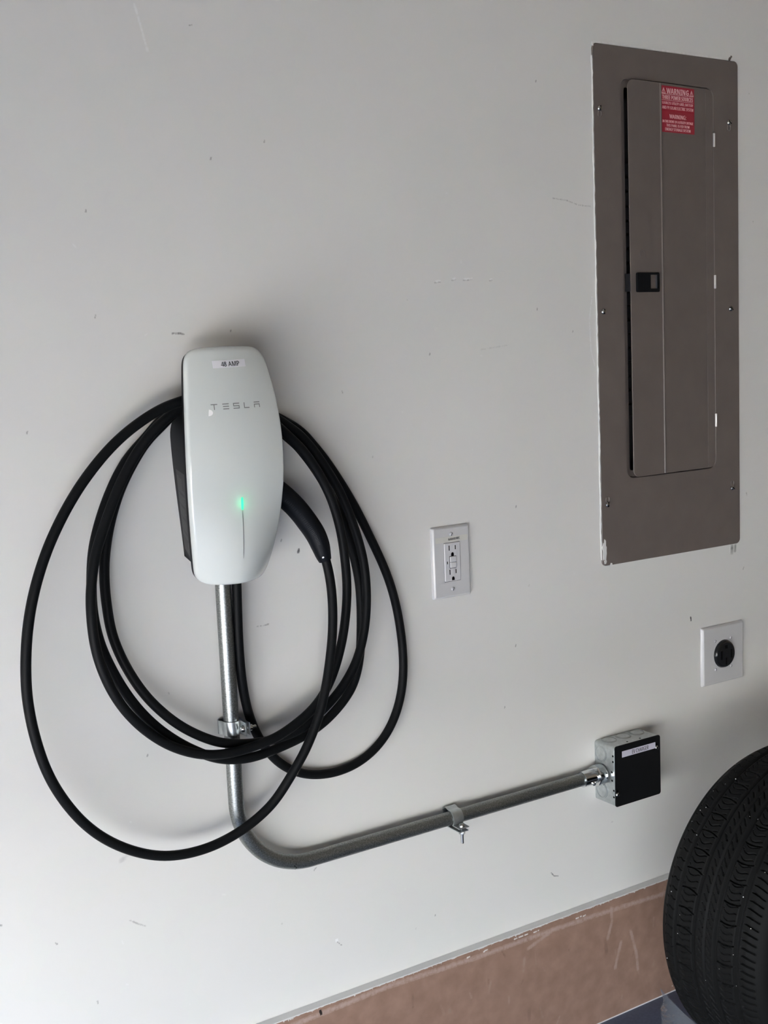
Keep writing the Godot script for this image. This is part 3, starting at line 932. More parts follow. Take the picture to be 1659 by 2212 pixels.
# ======================= charging cable =======================
func build_cable():
	var K := thing("charging_cable", "black charging cable coiled in loops over the charger, its plug docked on the right side", "cable", Vector3(-0.4296, 0.62, 0))
	var off := Vector3(-0.4296, 0.62, 0)
	var raw := [
		-0.4296, 0.9743, 0.0260, -0.4308, 0.9432, 0.0260, -0.4315, 0.9074, 0.0250, -0.4318, 0.8642, 0.0240, -0.4285, 0.8122, 0.0200, -0.4199, 0.7653, 0.0140, -0.4067, 0.7249, 0.0110,
		-0.3874, 0.6892, 0.0100, -0.3622, 0.6595, 0.0100, -0.3300, 0.6392, 0.0100, -0.2965, 0.6293, 0.0100, -0.2576, 0.6267, 0.0100, -0.2173, 0.6350, 0.0100, -0.1801, 0.6555, 0.0100,
		-0.1509, 0.6892, 0.0100, -0.1330, 0.7320, 0.0100, -0.1261, 0.7785, 0.0100, -0.1275, 0.8263, 0.0100, -0.1349, 0.8824, 0.0100, -0.1496, 0.9351, 0.0100, -0.1685, 0.9783, 0.0100,
		-0.1921, 1.0283, 0.0100, -0.2143, 1.0705, 0.0100, -0.2372, 1.1076, 0.0100, -0.2615, 1.1428, 0.0100, -0.2864, 1.1716, 0.0100, -0.3097, 1.1949, 0.0100, -0.4020, 1.2395, 0.0120,
		-0.4280, 1.2475, 0.0120, -0.4550, 1.2500, 0.0120, -0.4820, 1.2460, 0.0120, -0.5100, 1.2315, 0.0130, -0.5385, 1.2089, 0.0140, -0.5531, 1.1939, 0.0160, -0.5793, 1.1721, 0.0180,
		-0.5998, 1.1468, 0.0200, -0.6170, 1.1182, 0.0220, -0.6299, 1.0920, 0.0240, -0.6406, 1.0663, 0.0260, -0.6486, 1.0412, 0.0280, -0.6532, 1.0156, 0.0300, -0.6564, 0.9866, 0.0320,
		-0.6579, 0.9540, 0.0340, -0.6525, 0.9142, 0.0360, -0.6443, 0.8871, 0.0380, -0.6329, 0.8578, 0.0400, -0.6173, 0.8268, 0.0420, -0.5983, 0.7976, 0.0440, -0.5721, 0.7671, 0.0460,
		-0.5436, 0.7429, 0.0460, -0.5252, 0.7298, 0.0460, -0.5008, 0.7145, 0.0460, -0.4751, 0.7035, 0.0460, -0.4423, 0.6980, 0.0460, -0.4154, 0.6975, 0.0440, -0.3787, 0.7010, 0.0400,
		-0.3392, 0.7061, 0.0340, -0.3057, 0.7167, 0.0320, -0.2783, 0.7312, 0.0300, -0.2516, 0.7525, 0.0290, -0.2351, 0.7730, 0.0280, -0.2249, 0.7995, 0.0280, -0.2190, 0.8292, 0.0280,
		-0.2163, 0.8631, 0.0280, -0.2140, 0.8953, 0.0270, -0.2147, 0.9310, 0.0270, -0.2185, 0.9616, 0.0260, -0.2262, 0.9963, 0.0260, -0.2371, 1.0333, 0.0260, -0.2537, 1.0713, 0.0260,
		-0.2719, 1.1045, 0.0260, -0.2917, 1.1352, 0.0260, -0.3122, 1.1612, 0.0260, -0.3298, 1.1775, 0.0260, -0.4020, 1.2365, 0.0270, -0.4280, 1.2470, 0.0280, -0.4550, 1.2500, 0.0280,
		-0.4820, 1.2460, 0.0290, -0.5100, 1.2310, 0.0300, -0.5329, 1.2103, 0.0300, -0.5574, 1.1907, 0.0280, -0.5774, 1.1623, 0.0240, -0.5970, 1.1293, 0.0200, -0.6107, 1.0953, 0.0170,
		-0.6188, 1.0687, 0.0150, -0.6255, 1.0394, 0.0140, -0.6295, 1.0132, 0.0140, -0.6312, 0.9813, 0.0150, -0.6303, 0.9519, 0.0170, -0.6283, 0.9203, 0.0200, -0.6198, 0.8872, 0.0240,
		-0.6078, 0.8560, 0.0300, -0.5905, 0.8231, 0.0360, -0.5669, 0.7929, 0.0420, -0.5414, 0.7682, 0.0450, -0.5149, 0.7496, 0.0460, -0.4933, 0.7372, 0.0460, -0.4734, 0.7287, 0.0460,
		-0.4446, 0.7218, 0.0460, -0.4175, 0.7182, 0.0460, -0.3857, 0.7174, 0.0460, -0.3571, 0.7218, 0.0460, -0.3363, 0.7279, 0.0460, -0.3117, 0.7414, 0.0450, -0.2884, 0.7569, 0.0440,
		-0.2673, 0.7738, 0.0430, -0.2509, 0.7927, 0.0430, -0.2368, 0.8130, 0.0430, -0.2249, 0.8413, 0.0430, -0.2167, 0.8732, 0.0430, -0.2128, 0.9051, 0.0430, -0.2114, 0.9364, 0.0420,
		-0.2140, 0.9705, 0.0420, -0.2209, 1.0034, 0.0420, -0.2312, 1.0357, 0.0420, -0.2416, 1.0632, 0.0420, -0.2520, 1.0877, 0.0420, -0.2658, 1.1114, 0.0420, -0.2825, 1.1374, 0.0420,
		-0.2999, 1.1616, 0.0420, -0.3174, 1.1806, 0.0420, -0.3326, 1.1930, 0.0420, -0.4020, 1.2400, 0.0430, -0.4280, 1.2480, 0.0440, -0.4550, 1.2505, 0.0440, -0.4820, 1.2465, 0.0450,
		-0.5120, 1.2345, 0.0460, -0.5405, 1.2151, 0.0460, -0.5549, 1.2029, 0.0450, -0.5762, 1.1795, 0.0420, -0.5953, 1.1508, 0.0400, -0.6108, 1.1254, 0.0400, -0.6232, 1.1006, 0.0410,
		-0.6356, 1.0739, 0.0420, -0.6469, 1.0493, 0.0440, -0.6545, 1.0276, 0.0460, -0.6604, 1.0026, 0.0480, -0.6641, 0.9805, 0.0500, -0.6659, 0.9574, 0.0520, -0.6658, 0.9243, 0.0540,
		-0.6621, 0.8943, 0.0560, -0.6534, 0.8619, 0.0580, -0.6407, 0.8319, 0.0600, -0.6248, 0.8057, 0.0620, -0.6025, 0.7787, 0.0620, -0.5741, 0.7537, 0.0620, -0.5452, 0.7362, 0.0620,
		-0.5142, 0.7238, 0.0620, -0.4816, 0.7181, 0.0620, -0.4488, 0.7182, 0.0620, -0.4146, 0.7224, 0.0620, -0.3887, 0.7279, 0.0620, -0.3604, 0.7391, 0.0600, -0.3333, 0.7524, 0.0580,
		-0.3060, 0.7749, 0.0560, -0.2852, 0.8081, 0.0550, -0.2704, 0.8465, 0.0550, -0.2618, 0.8808, 0.0550, -0.2566, 0.9137, 0.0550, -0.2545, 0.9441, 0.0550, -0.2563, 0.9776, 0.0560,
		-0.2605, 1.0185, 0.0570, -0.2690, 1.0558, 0.0580, -0.2790, 1.0857, 0.0580, -0.2915, 1.1112, 0.0580, -0.3070, 1.1374, 0.0580, -0.3256, 1.1621, 0.0580, -0.3406, 1.1766, 0.0580,
		-0.4020, 1.2345, 0.0590, -0.4280, 1.2480, 0.0600, -0.4550, 1.2530, 0.0600, -0.4820, 1.2515, 0.0600, -0.5143, 1.2432, 0.0580, -0.5401, 1.2369, 0.0580, -0.5747, 1.2202, 0.0580,
		-0.6091, 1.1981, 0.0590, -0.6386, 1.1726, 0.0600, -0.6660, 1.1429, 0.0600, -0.6867, 1.1157, 0.0600, -0.7060, 1.0858, 0.0600, -0.7223, 1.0558, 0.0600, -0.7350, 1.0268, 0.0600,
		-0.7455, 0.9978, 0.0600, -0.7539, 0.9670, 0.0600, -0.7599, 0.9356, 0.0600, -0.7640, 0.9002, 0.0600, -0.7656, 0.8637, 0.0600, -0.7629, 0.8257, 0.0600, -0.7569, 0.7887, 0.0600,
		-0.7473, 0.7506, 0.0600, -0.7331, 0.7162, 0.0600, -0.7135, 0.6816, 0.0600, -0.6897, 0.6508, 0.0600, -0.6597, 0.6235, 0.0600, -0.6216, 0.5996, 0.0600, -0.5796, 0.5838, 0.0600,
		-0.5341, 0.5799, 0.0600, -0.4975, 0.5837, 0.0600, -0.4603, 0.5946, 0.0610, -0.4264, 0.6124, 0.0630, -0.4038, 0.6311, 0.0660, -0.3861, 0.6546, 0.0700, -0.3700, 0.6778, 0.0740,
		-0.3549, 0.7010, 0.0770, -0.3410, 0.7263, 0.0780, -0.3278, 0.7540, 0.0790, -0.3174, 0.7826, 0.0780, -0.3084, 0.8109, 0.0760, -0.2999, 0.8472, 0.0740, -0.2942, 0.8763, 0.0720,
		-0.2906, 0.9134, 0.0700, -0.2901, 0.9493, 0.0670, -0.2927, 0.9753, 0.0640, -0.2957, 0.9880, 0.0635, -0.2985, 1.0000, 0.0625,
	]
	var pts := PackedVector3Array()
	for k in range(0, raw.size(), 3):
		pts.append(Vector3(raw[k], raw[k + 1], raw[k + 2]) - off)
	part("cable", tube(smooth_path(pts, 6, 14), 0.0073, 20), M.rubber, K)
	# plug with its curved grip
	var hp := PackedVector3Array()
	var hr := PackedFloat32Array()
	for s in [[-0.3960, 1.1250, 0.045, 0.0165], [-0.3715, 1.1065, 0.046, 0.0168], [-0.3531, 1.0908, 0.048, 0.0168], [-0.3344, 1.0707, 0.051, 0.0166], [-0.3188, 1.0479, 0.054, 0.0164], [-0.3078, 1.0290, 0.057, 0.0158], [-0.3016, 1.0106, 0.060, 0.0145], [-0.2990, 0.9968, 0.062, 0.0122], [-0.2962, 0.9868, 0.0635, 0.0098]]:
		hp.append(Vector3(s[0], s[1], s[2]) - off)
		hr.append(s[3])
	var fine := smooth_path(hp, 6, 6)
	var fr := PackedFloat32Array()
	for i in fine.size():
		var u := float(i) / 6.0
		var a := mini(int(u), hr.size() - 2)
		fr.append(lerpf(hr[a], hr[a + 1], u - a))
	var st := begin()
	tube_into(st, fine, fr, 28, Vector3.BACK, 1.12)
	var h := part("plug", done(st), M.handle, K, Vector3.ZERO, "black moulded plug")
	# fine ribs along the grip, facing the room
	st = begin()
	for k in 30:
		var u := 12.0 + k * 0.78
		var i := int(u)
		var q := fine[i].lerp(fine[i + 1], u - i)
		var t := (fine[i + 1] - fine[i]).normalized()
		var n := (Vector3(-0.50, -0.05, 0.86) - t * t.dot(Vector3(-0.50, -0.05, 0.86))).normalized()
		var w := t.cross(n)
		var r := fr[i] * 1.07
		var hw := 0.0030 * (1.0 - 0.35 * absf(k - 15.0) / 15.0)
		var a := q + n * r
		quad(st, a - w * hw - t * 0.0004 - n * 0.0003, a - w * hw + t * 0.0004 - n * 0.0003, a + w * hw + t * 0.0004 - n * 0.0003, a + w * hw - t * 0.0004 - n * 0.0003)
		box_rib(st, a, t * 0.0004, w * hw, n * 0.0007)
	part("grip_ribs", done(st), M.ridge, h)
	var sp := fine[43]
	var s1 := part("screw", lathe([Vector2(0.0018, 0), Vector2(0.0016, 0.0008), Vector2(0, 0.0012)], Vector3(-0.5, -0.1, 0.85), 12), M.steel, h, sp + Vector3(-0.5, -0.1, 0.85).normalized() * fr[43] * 1.04)
	s1.set_meta("label", "tiny steel screw")

func box_rib(st: SurfaceTool, c: Vector3, t: Vector3, w: Vector3, n: Vector3):
	st.set_smooth_group(-1)
	var p := [c - t - w, c + t - w, c + t + w, c - t + w]
	var q := [c - t - w + n, c + t - w + n, c + t + w + n, c - t + w + n]
	quad(st, q[3], q[2], q[1], q[0])
	quad(st, q[0], q[1], q[2], q[3])
	for k in 4:
		quad(st, p[k], p[(k + 1) % 4], q[(k + 1) % 4], q[k])

# ======================= conduit =======================
const PIPE_Z := 0.021
func build_conduit():
	var D := thing("metal_conduit", "bent galvanised steel conduit running from charger down and along to the junction box", "conduit", Vector3(-0.4505, 0.4987, 0))
	var pts := PackedVector3Array()
	var R := 0.125
	for k in 9:
		pts.append(Vector3(0, lerpf(0.520, R, k / 8.0), PIPE_Z))
	for k in range(1, 25):
		var a := PI + PI / 2 * k / 24.0
		pts.append(Vector3(R + R * cos(a), R + R * sin(a), PIPE_Z))
	for k in range(1, 9):
		pts.append(Vector3(lerpf(R, 0.728, k / 8.0), 0, PIPE_Z))
	part("pipe", tube(pts, 0.0119, 32), M.pipe, D)
	# pen mark where the bend was measured
	var st := begin()
	for k in 9:
		var a0 := lerpf(0.15, 1.55, k / 9.0)
		var a1 := lerpf(0.15, 1.55, (k + 1) / 9.0)
		var x := 0.0900 + 0.002 * sin(k * 1.3)
		var r := 0.01205
		quad(st, Vector3(x, -r * cos(a0) * 0.2 + sin(a0 - 0.9) * r + 0.0052, PIPE_Z + r * cos(a0 - 0.9)), Vector3(x + 0.0012, sin(a0 - 0.9) * r + 0.0030, PIPE_Z + r * cos(a0 - 0.9)), Vector3(x + 0.0012, sin(a1 - 0.9) * r + 0.0030, PIPE_Z + r * cos(a1 - 0.9)), Vector3(x, sin(a1 - 0.9) * r + 0.0030, PIPE_Z + r * cos(a1 - 0.9)))
	part("pen_mark", done(st), M.dark, D)
	# set-screw fitting at the box
	var X := Vector3(1, 0, 0)
	part("box_fitting", lathe([Vector2(0.0119, 0.700), Vector2(0.0142, 0.700), Vector2(0.0148, 0.7015), Vector2(0.0148, 0.7270), Vector2(0.0140, 0.7280), Vector2(0.0140, 0.7305), Vector2(0.0185, 0.7310), Vector2(0.0195, 0.7330), Vector2(0.0195, 0.7480), Vector2(0.0185, 0.7500), Vector2(0, 0.7500)], X, 36, Vector3(0, 0, PIPE_Z)), M.bright, D, Vector3.ZERO, "bright set-screw fitting")
	var ss := part("set_screw", lathe([Vector2(0.0040, 0), Vector2(0.0040, 0.0035), Vector2(0.0030, 0.0045), Vector2(0, 0.0045)], Vector3(-0.1, -0.55, 0.8), 14), M.bright, D, Vector3(0.7190, -0.0075, PIPE_Z + 0.0118))
	ss.set_meta("label", "small set screw")
	conduit_strap("metal strap with round bolt head holding the upright conduit under the charger", Vector3(-0.4505, 0.7440, 0), Vector3(1, 0, 0), Vector3(0, -1, 0), 0.030)
	conduit_strap("metal strap with a hanging bolt, midway along the conduit run to the junction box", Vector3(-0.0420, 0.4987, 0), Vector3(0, -1, 0), Vector3(1, 0, 0), 0.040)

# s points to the side the bolt is on, a along the pipe
func conduit_strap(label: String, at: Vector3, s: Vector3, a: Vector3, bolt_end: float):
	var T := thing("conduit_strap", label, "pipe strap", at, "conduit straps")
	var z := Vector3.BACK
	var r := 0.0128
	var half := 0.0105
	var path: Array[Vector2] = [Vector2(-0.0100, 0.0012), Vector2(-0.0125, 0.0035), Vector2(-0.0156, 0.0085), Vector2(-0.0156, 0.0125), Vector2(-0.0131, 0.0160)]
	for k in 13:
		var g := lerpf(PI, 0.62, k / 12.0)
		path.append(Vector2(cos(g) * r, PIPE_Z + sin(g) * r))
	path.append(Vector2(0.0112, 0.0345))
	path.append(Vector2(0.0116, 0.0500))
	var st := begin()
	ribbon(st, path, s, z, a, half, 0.0014)
	part("band", done(st), M.zinc, T)
	st = begin()
	ribbon(st, [Vector2(-0.0100, 0.0012), Vector2(0.0145, 0.0012), Vector2(0.0180, 0.0060), Vector2(0.0180, 0.0490)], s, z, a, half * 0.9, 0.0014)
	part("back_plate", done(st), M.zinc, T)
	var bz := z * 0.0425
	part("bolt", lathe([Vector2(0, 0.0045), Vector2(0.0032, 0.0052), Vector2(0.0050, 0.0075), Vector2(0.0056, 0.0104), Vector2(0.0030, 0.0105), Vector2(0.0026, 0.0110), Vector2(0.0026, bolt_end), Vector2(0.0020, bolt_end + 0.0008), Vector2(0, bolt_end + 0.0008)], s, 18, bz, false), M.steel, T)
	part("nut", lathe([Vector2(0.0028, 0.0190), Vector2(0.0052, 0.0190), Vector2(0.0055, 0.0200), Vector2(0.0055, 0.0226), Vector2(0.0052, 0.0236), Vector2(0.0028, 0.0236)], s, 6, bz), M.steel, T)

# a bent strip of sheet metal: path in (s, z), widened along a
func ribbon(st: SurfaceTool, path: Array, s: Vector3, z: Vector3, a: Vector3, half: float, thick: float):
	var inner: Array[Vector3] = []
	var outer: Array[Vector3] = []
	for i in path.size():
		var p: Vector2 = path[i]
		var d: Vector2 = (path[mini(i + 1, path.size() - 1)] - path[maxi(i - 1, 0)]).normalized()
		var nn := Vector2(-d.y, d.x) * thick
		inner.append(s * p.x + z * p.y)
		outer.append(s * (p.x + nn.x) + z * (p.y + nn.y))
	var flip := s.cross(z).dot(a) < 0.0
	for i in path.size() - 1:
		var q := [
			[outer[i] - a * half, outer[i] + a * half, outer[i + 1] + a * half, outer[i + 1] - a * half, 1],
			[inner[i] + a * half, inner[i] - a * half, inner[i + 1] - a * half, inner[i + 1] + a * half, 2],
			[inner[i] - a * half, outer[i] - a * half, outer[i + 1] - a * half, inner[i + 1] - a * half, 3],
			[outer[i] + a * half, inner[i] + a * half, inner[i + 1] + a * half, outer[i + 1] + a * half, 4]]
		for f in q:
			st.set_smooth_group(f[4])
			if flip:
				quad(st, f[3], f[2], f[1], f[0])
			else:
				quad(st, f[0], f[1], f[2], f[3])
	st.set_smooth_group(-1)
	for i in [0, path.size() - 1]:
		quad(st, inner[i] - a * half, inner[i] + a * half, outer[i] + a * half, outer[i] - a * half)

# ======================= junction box =======================
func build_box():
	var B := thing("junction_box", "square steel junction box with a black cover taped EV CHARGER", "junction box", Vector3(0.3600, 0.5004, 0))
	var h := 0.0577
	var d := 0.0532
	part("body", plate(rrect(2 * h, 2 * h, 0.0050, 4), 0.0, d, 0.0006), M.zinc, B)
	var cov := rrect(2 * h + 0.0012, 2 * h + 0.0012, 0.0050, 5)
	part("cover", plate(cov, d + 0.0006, d + 0.0024, 0.0006), M.cover_black, B, Vector3.ZERO, "flat black cover")
	# knockouts on the left and top faces
	for s in [[0.0359, 0.0176], [-0.0347, 0.0190]]:
		knockout(B, Vector3(-h, s[0], s[1]), Vector3.LEFT)
	for x in [-0.0360, 0.0, 0.0350]:
		knockout(B, Vector3(x, h, 0.0165), Vector3.UP)
	for s in [[0.0392, 0.0495], [0.0282, 0.0495], [0.0074, 0.0462], [-0.0087, 0.0464], [-0.0271, 0.0505], [-0.0398, 0.0505]]:
		part("screw_hole", lathe([Vector2(0.0021, 0.0), Vector2(0.0020, 0.0002), Vector2(0, 0.0002)], Vector3.LEFT, 14), M.dark, B, Vector3(-h, s[0], s[1]))
	for x in [-0.0172, 0.0155]:
		part("screw_hole", lathe([Vector2(0.0021, 0.0), Vector2(0.0020, 0.0002), Vector2(0, 0.0002)], Vector3.UP, 14), M.dark, B, Vector3(x, h, 0.0455))
	# cover screws in their slots
	for s in [[0.0485, 0.0350], [-0.0535, -0.0340]]:
		part("screw_slot", plate(rrect(0.0034, 0.0100, 0.0016, 4, Vector2(s[0], s[1] + 0.0040)), d + 0.0024, d + 0.0026), M.dark, B)
		screw(B, Vector3(s[0], s[1], d + 0.0024), 0.0042, M.bright, 0.9)
	part("tape_label", plate(rrect(0.0856, 0.0118, 0.0004, 2, Vector2(0.0022, 0.0404)), d + 0.0024, d + 0.0028), M.lilac_tape, B, Vector3.ZERO, "pale tape label")
	letters("lettering", "EV CHARGER", M.ink, B, Vector3(0.0060, 0.0404, d + 0.0029), 0.0420, 0.0074)

func knockout(parent: Node, at: Vector3, n: Vector3):
	var k := part("knockout", lathe([Vector2(0.0152, 0.0), Vector2(0.0147, 0.0012), Vector2(0.0141, 0.0012), Vector2(0.0138, 0.0001), Vector2(0.0126, 0.0001), Vector2(0.0123, 0.0009), Vector2(0.0118, 0.0011), Vector2(0, 0.0011)], n, 32), M.zinc, parent, at)
	var u := n.cross(Vector3.BACK).normalized()
	for sgn in [-1.0, 1.0]:
		var c: Vector3 = (u * 0.0115 * sgn + Vector3.BACK * 0.0080 * sgn)
		part("tab", lathe([Vector2(0.0016, 0.0), Vector2(0.0012, 0.0010), Vector2(0, 0.0010)], n, 8), M.zinc, k, c)

# ======================= outlets =======================
func build_gfci():
	var G := thing("duplex_outlet", "white duplex outlet with test buttons and a printed tape, left of the breaker panel", "power outlet", Vector3(-0.0163, 0.9420, 0))
	var n := 6
	# wall plate with wide bevels and an opening
	var st := begin()
	var o := rrect(0.0794, 0.1240, 0.0030, n)
	var inner := rrect(0.0694, 0.1140, 0.0020, n)
	var open_ := rrect(0.0342, 0.0676, 0.0020, n)
	var rs := [ring(o, 0.0), ring(o, 0.0016), ring(rrect(0.0768, 0.1214, 0.0028, n), 0.0042), ring(rrect(0.0724, 0.1170, 0.0024, n), 0.0061), ring(inner, 0.0064), ring(open_, 0.0064), ring(open_, 0.0010)]
	for k in rs.size() - 1:
		strip(st, rs[k], rs[k + 1], k + 1)
	part("wall_plate", done(st), M.white_plastic, G)
	# device face standing slightly proud
	part("device_face", plate(rrect(0.0330, 0.0664, 0.0018, n), 0.0008, 0.0078, 0.0010), M.device_white, G)
	var slot := func(x: float, y: float, w: float, h: float):
		part("slot", plate(rrect(w, h, 0.0003, 2, Vector2(x, y)), 0.0078, 0.00795), M.dark, G)
	slot.call(-0.0066, 0.0244, 0.0018, 0.0088)
	slot.call(0.0062, 0.0246, 0.0018, 0.0072)
	slot.call(-0.0066, -0.0172, 0.0018, 0.0088)
	slot.call(0.0062, -0.0168, 0.0018, 0.0072)
	slot.call(-0.0112, -0.0006, 0.0016, 0.0048)
	for y in [0.0128, -0.0290]:
		var dd := PackedVector2Array()
		for k in 9:
			var a := PI * k / 8.0
			dd.append(Vector2(cos(a) * 0.0027, y + 0.0006 + sin(a) * 0.0032))
		dd.append(Vector2(-0.0027, y - 0.0026))
		dd.append(Vector2(0.0027, y - 0.0026))
		part("ground_hole", plate(dd, 0.0078, 0.00795), M.dark, G)
	part("button_well", plate(rrect(0.0142, 0.0214, 0.0008, 3, Vector2(0.0003, -0.0004)), 0.0076, 0.0080), M.ink, G)
	for y in [0.0046, -0.0054]:
		part("button", plate(rrect(0.0130, 0.0097, 0.0008, 3, Vector2(0.0005, y)), 0.0070, 0.0096, 0.0009), M.device_white, G)
	part("tape_label", plate(rrect(0.0672, 0.0096, 0.0005, 2, Vector2(0.0, 0.0392)), 0.0064, 0.0066), M.cream_tape, G)
	letters("lettering", "GARAGE REC", M.ink, G, Vector3(0.0050, 0.0396, 0.0067), 0.0240, 0.0036, true, 0.03)
	for y in [0.0478, -0.0468]:
		screw(G, Vector3(-0.0008, y, 0.0064), 0.0034, M.device_white, 1.1)

func build_range_outlet():
	var G := thing("range_outlet", "square white plate with a round black high-power socket, above the tyre", "power outlet", Vector3(0.6487, 0.6681, 0))
	var n := 12
	var st := begin()
	var o := rrect(0.1207, 0.1207, 0.0030, n)
	var rs := [ring(o, 0.0), ring(o, 0.0016), ring(rrect(0.1180, 0.1180, 0.0030, n), 0.0042), ring(rrect(0.1134, 0.1134, 0.0030, n), 0.0062), ring(rrect(0.1100, 0.1100, 0.0030, n), 0.0066)]
	var hole := rrect(0.0576, 0.0576, 0.0286, n)
	rs.append(ring(hole, 0.0066))
	rs.append(ring(hole, 0.0010))
	for k in rs.size() - 1:
		strip(st, rs[k], rs[k + 1], k + 1)
	part("wall_plate", done(st), M.white_plastic, G)
	# black socket: rounded edge, slightly dished face
	part("socket", lathe([Vector2(0.0284, 0.0008), Vector2(0.0282, 0.0080), Vector2(0.0272, 0.0108), Vector2(0.0256, 0.0124), Vector2(0.0236, 0.0130), Vector2(0, 0.0130)], Vector3.BACK, 40), M.black_gloss, G, Vector3.ZERO, "round black socket")
	var slot := func(x: float, y: float, w: float, h: float):
		part("slot", plate(rrect(w, h, 0.0004, 2, Vector2(x, y)), 0.0128, 0.0132), M.dark, G)
		part("slot_edge", plate(rrect(0.0012, h, 0.0003, 2, Vector2(x + w / 2 + 0.0009, y)), 0.0128, 0.0138), M.black_gloss, G)
	slot.call(-0.0135, -0.0010, 0.0030, 0.0180)
	slot.call(0.0150, -0.0010, 0.0030, 0.0180)
	slot.call(0.0, -0.0150, 0.0030, 0.0150)
	slot.call(0.0, 0.0150, 0.0065, 0.0075)
	for s in [[-0.0250, 0.0294], [0.0200, 0.0298], [-0.0240, -0.0290], [0.0206, -0.0288]]:
		screw(G, Vector3(s[0], s[1], 0.0066), 0.0028, M.device_white, 1.0)

# ======================= tyre =======================
func tread(w: float, arc: float) -> float:
	# depth cut into the tread: w across in mm from the wall side (0 to 204), arc along in mm
	var cut := 0.0
	for g in [[36.0, 5.0], [79.0, 6.0], [126.0, 6.0], [168.0, 8.0]]:
		var e: float = absf(w - g[0]) / (g[1] * 0.5)
		if e < 1.25:
			cut = maxf(cut, 6.5 * smoothstep(1.25, 0.8, e))
	if absf(w - 102.5) < 1.6:
		cut = maxf(cut, 2.5)
	var thin := func(pos: float, pitch: float, half: float) -> bool:
		return absf(fposmod(pos, pitch) - pitch * 0.5) < half
	if w > 8.0 and w < 30.0:
		if thin.call(arc + 2.0 * sin(w * 0.4), 17.0, 1.1):
			cut = maxf(cut, 2.2)
	elif w > 39.5 and w < 75.0:
		var k := (w - 39.5) / 35.5
		if thin.call(arc - 12.0 * k * k + 9.0 * k, 34.0, 1.1):
			cut = maxf(cut, 3.8)
		var bend := 6.5 * sin(k * TAU * 0.8)
		if k > 0.12 and k < 0.88 and thin.call(arc - bend - 16.0 * k, 11.3, 0.75):
			cut = maxf(cut, 2.4)
	elif w > 84.0 and w < 121.0:
		var k2 := fposmod(w - 84.0, 18.5)
		if k2 > 4.0 and k2 < 14.0 and thin.call(arc - 1.3 * k2 + (6.0 if w > 102.5 else 0.0), 15.0, 1.3):
			cut = maxf(cut, 3.5)
	elif w > 129.5 and w < 163.5:
		var k3 := (w - 129.5) / 34.0
		if thin.call(arc + 12.0 * k3 * k3 - 9.0 * k3 + 8.0, 34.0, 1.1):
			cut = maxf(cut, 3.8)
		var bend3 := 6.5 * sin(k3 * TAU * 0.8)
		if k3 > 0.12 and k3 < 0.88 and thin.call(arc - bend3 - 16.0 * k3, 11.3, 0.75):
			cut = maxf(cut, 2.4)
	elif w > 173.0 and w < 200.0:
		if w > 178.0 and thin.call(arc - 0.012 * (w - 178.0) * (w - 178.0), 13.0, 1.6):
			cut = maxf(cut, 4.0)
	return cut

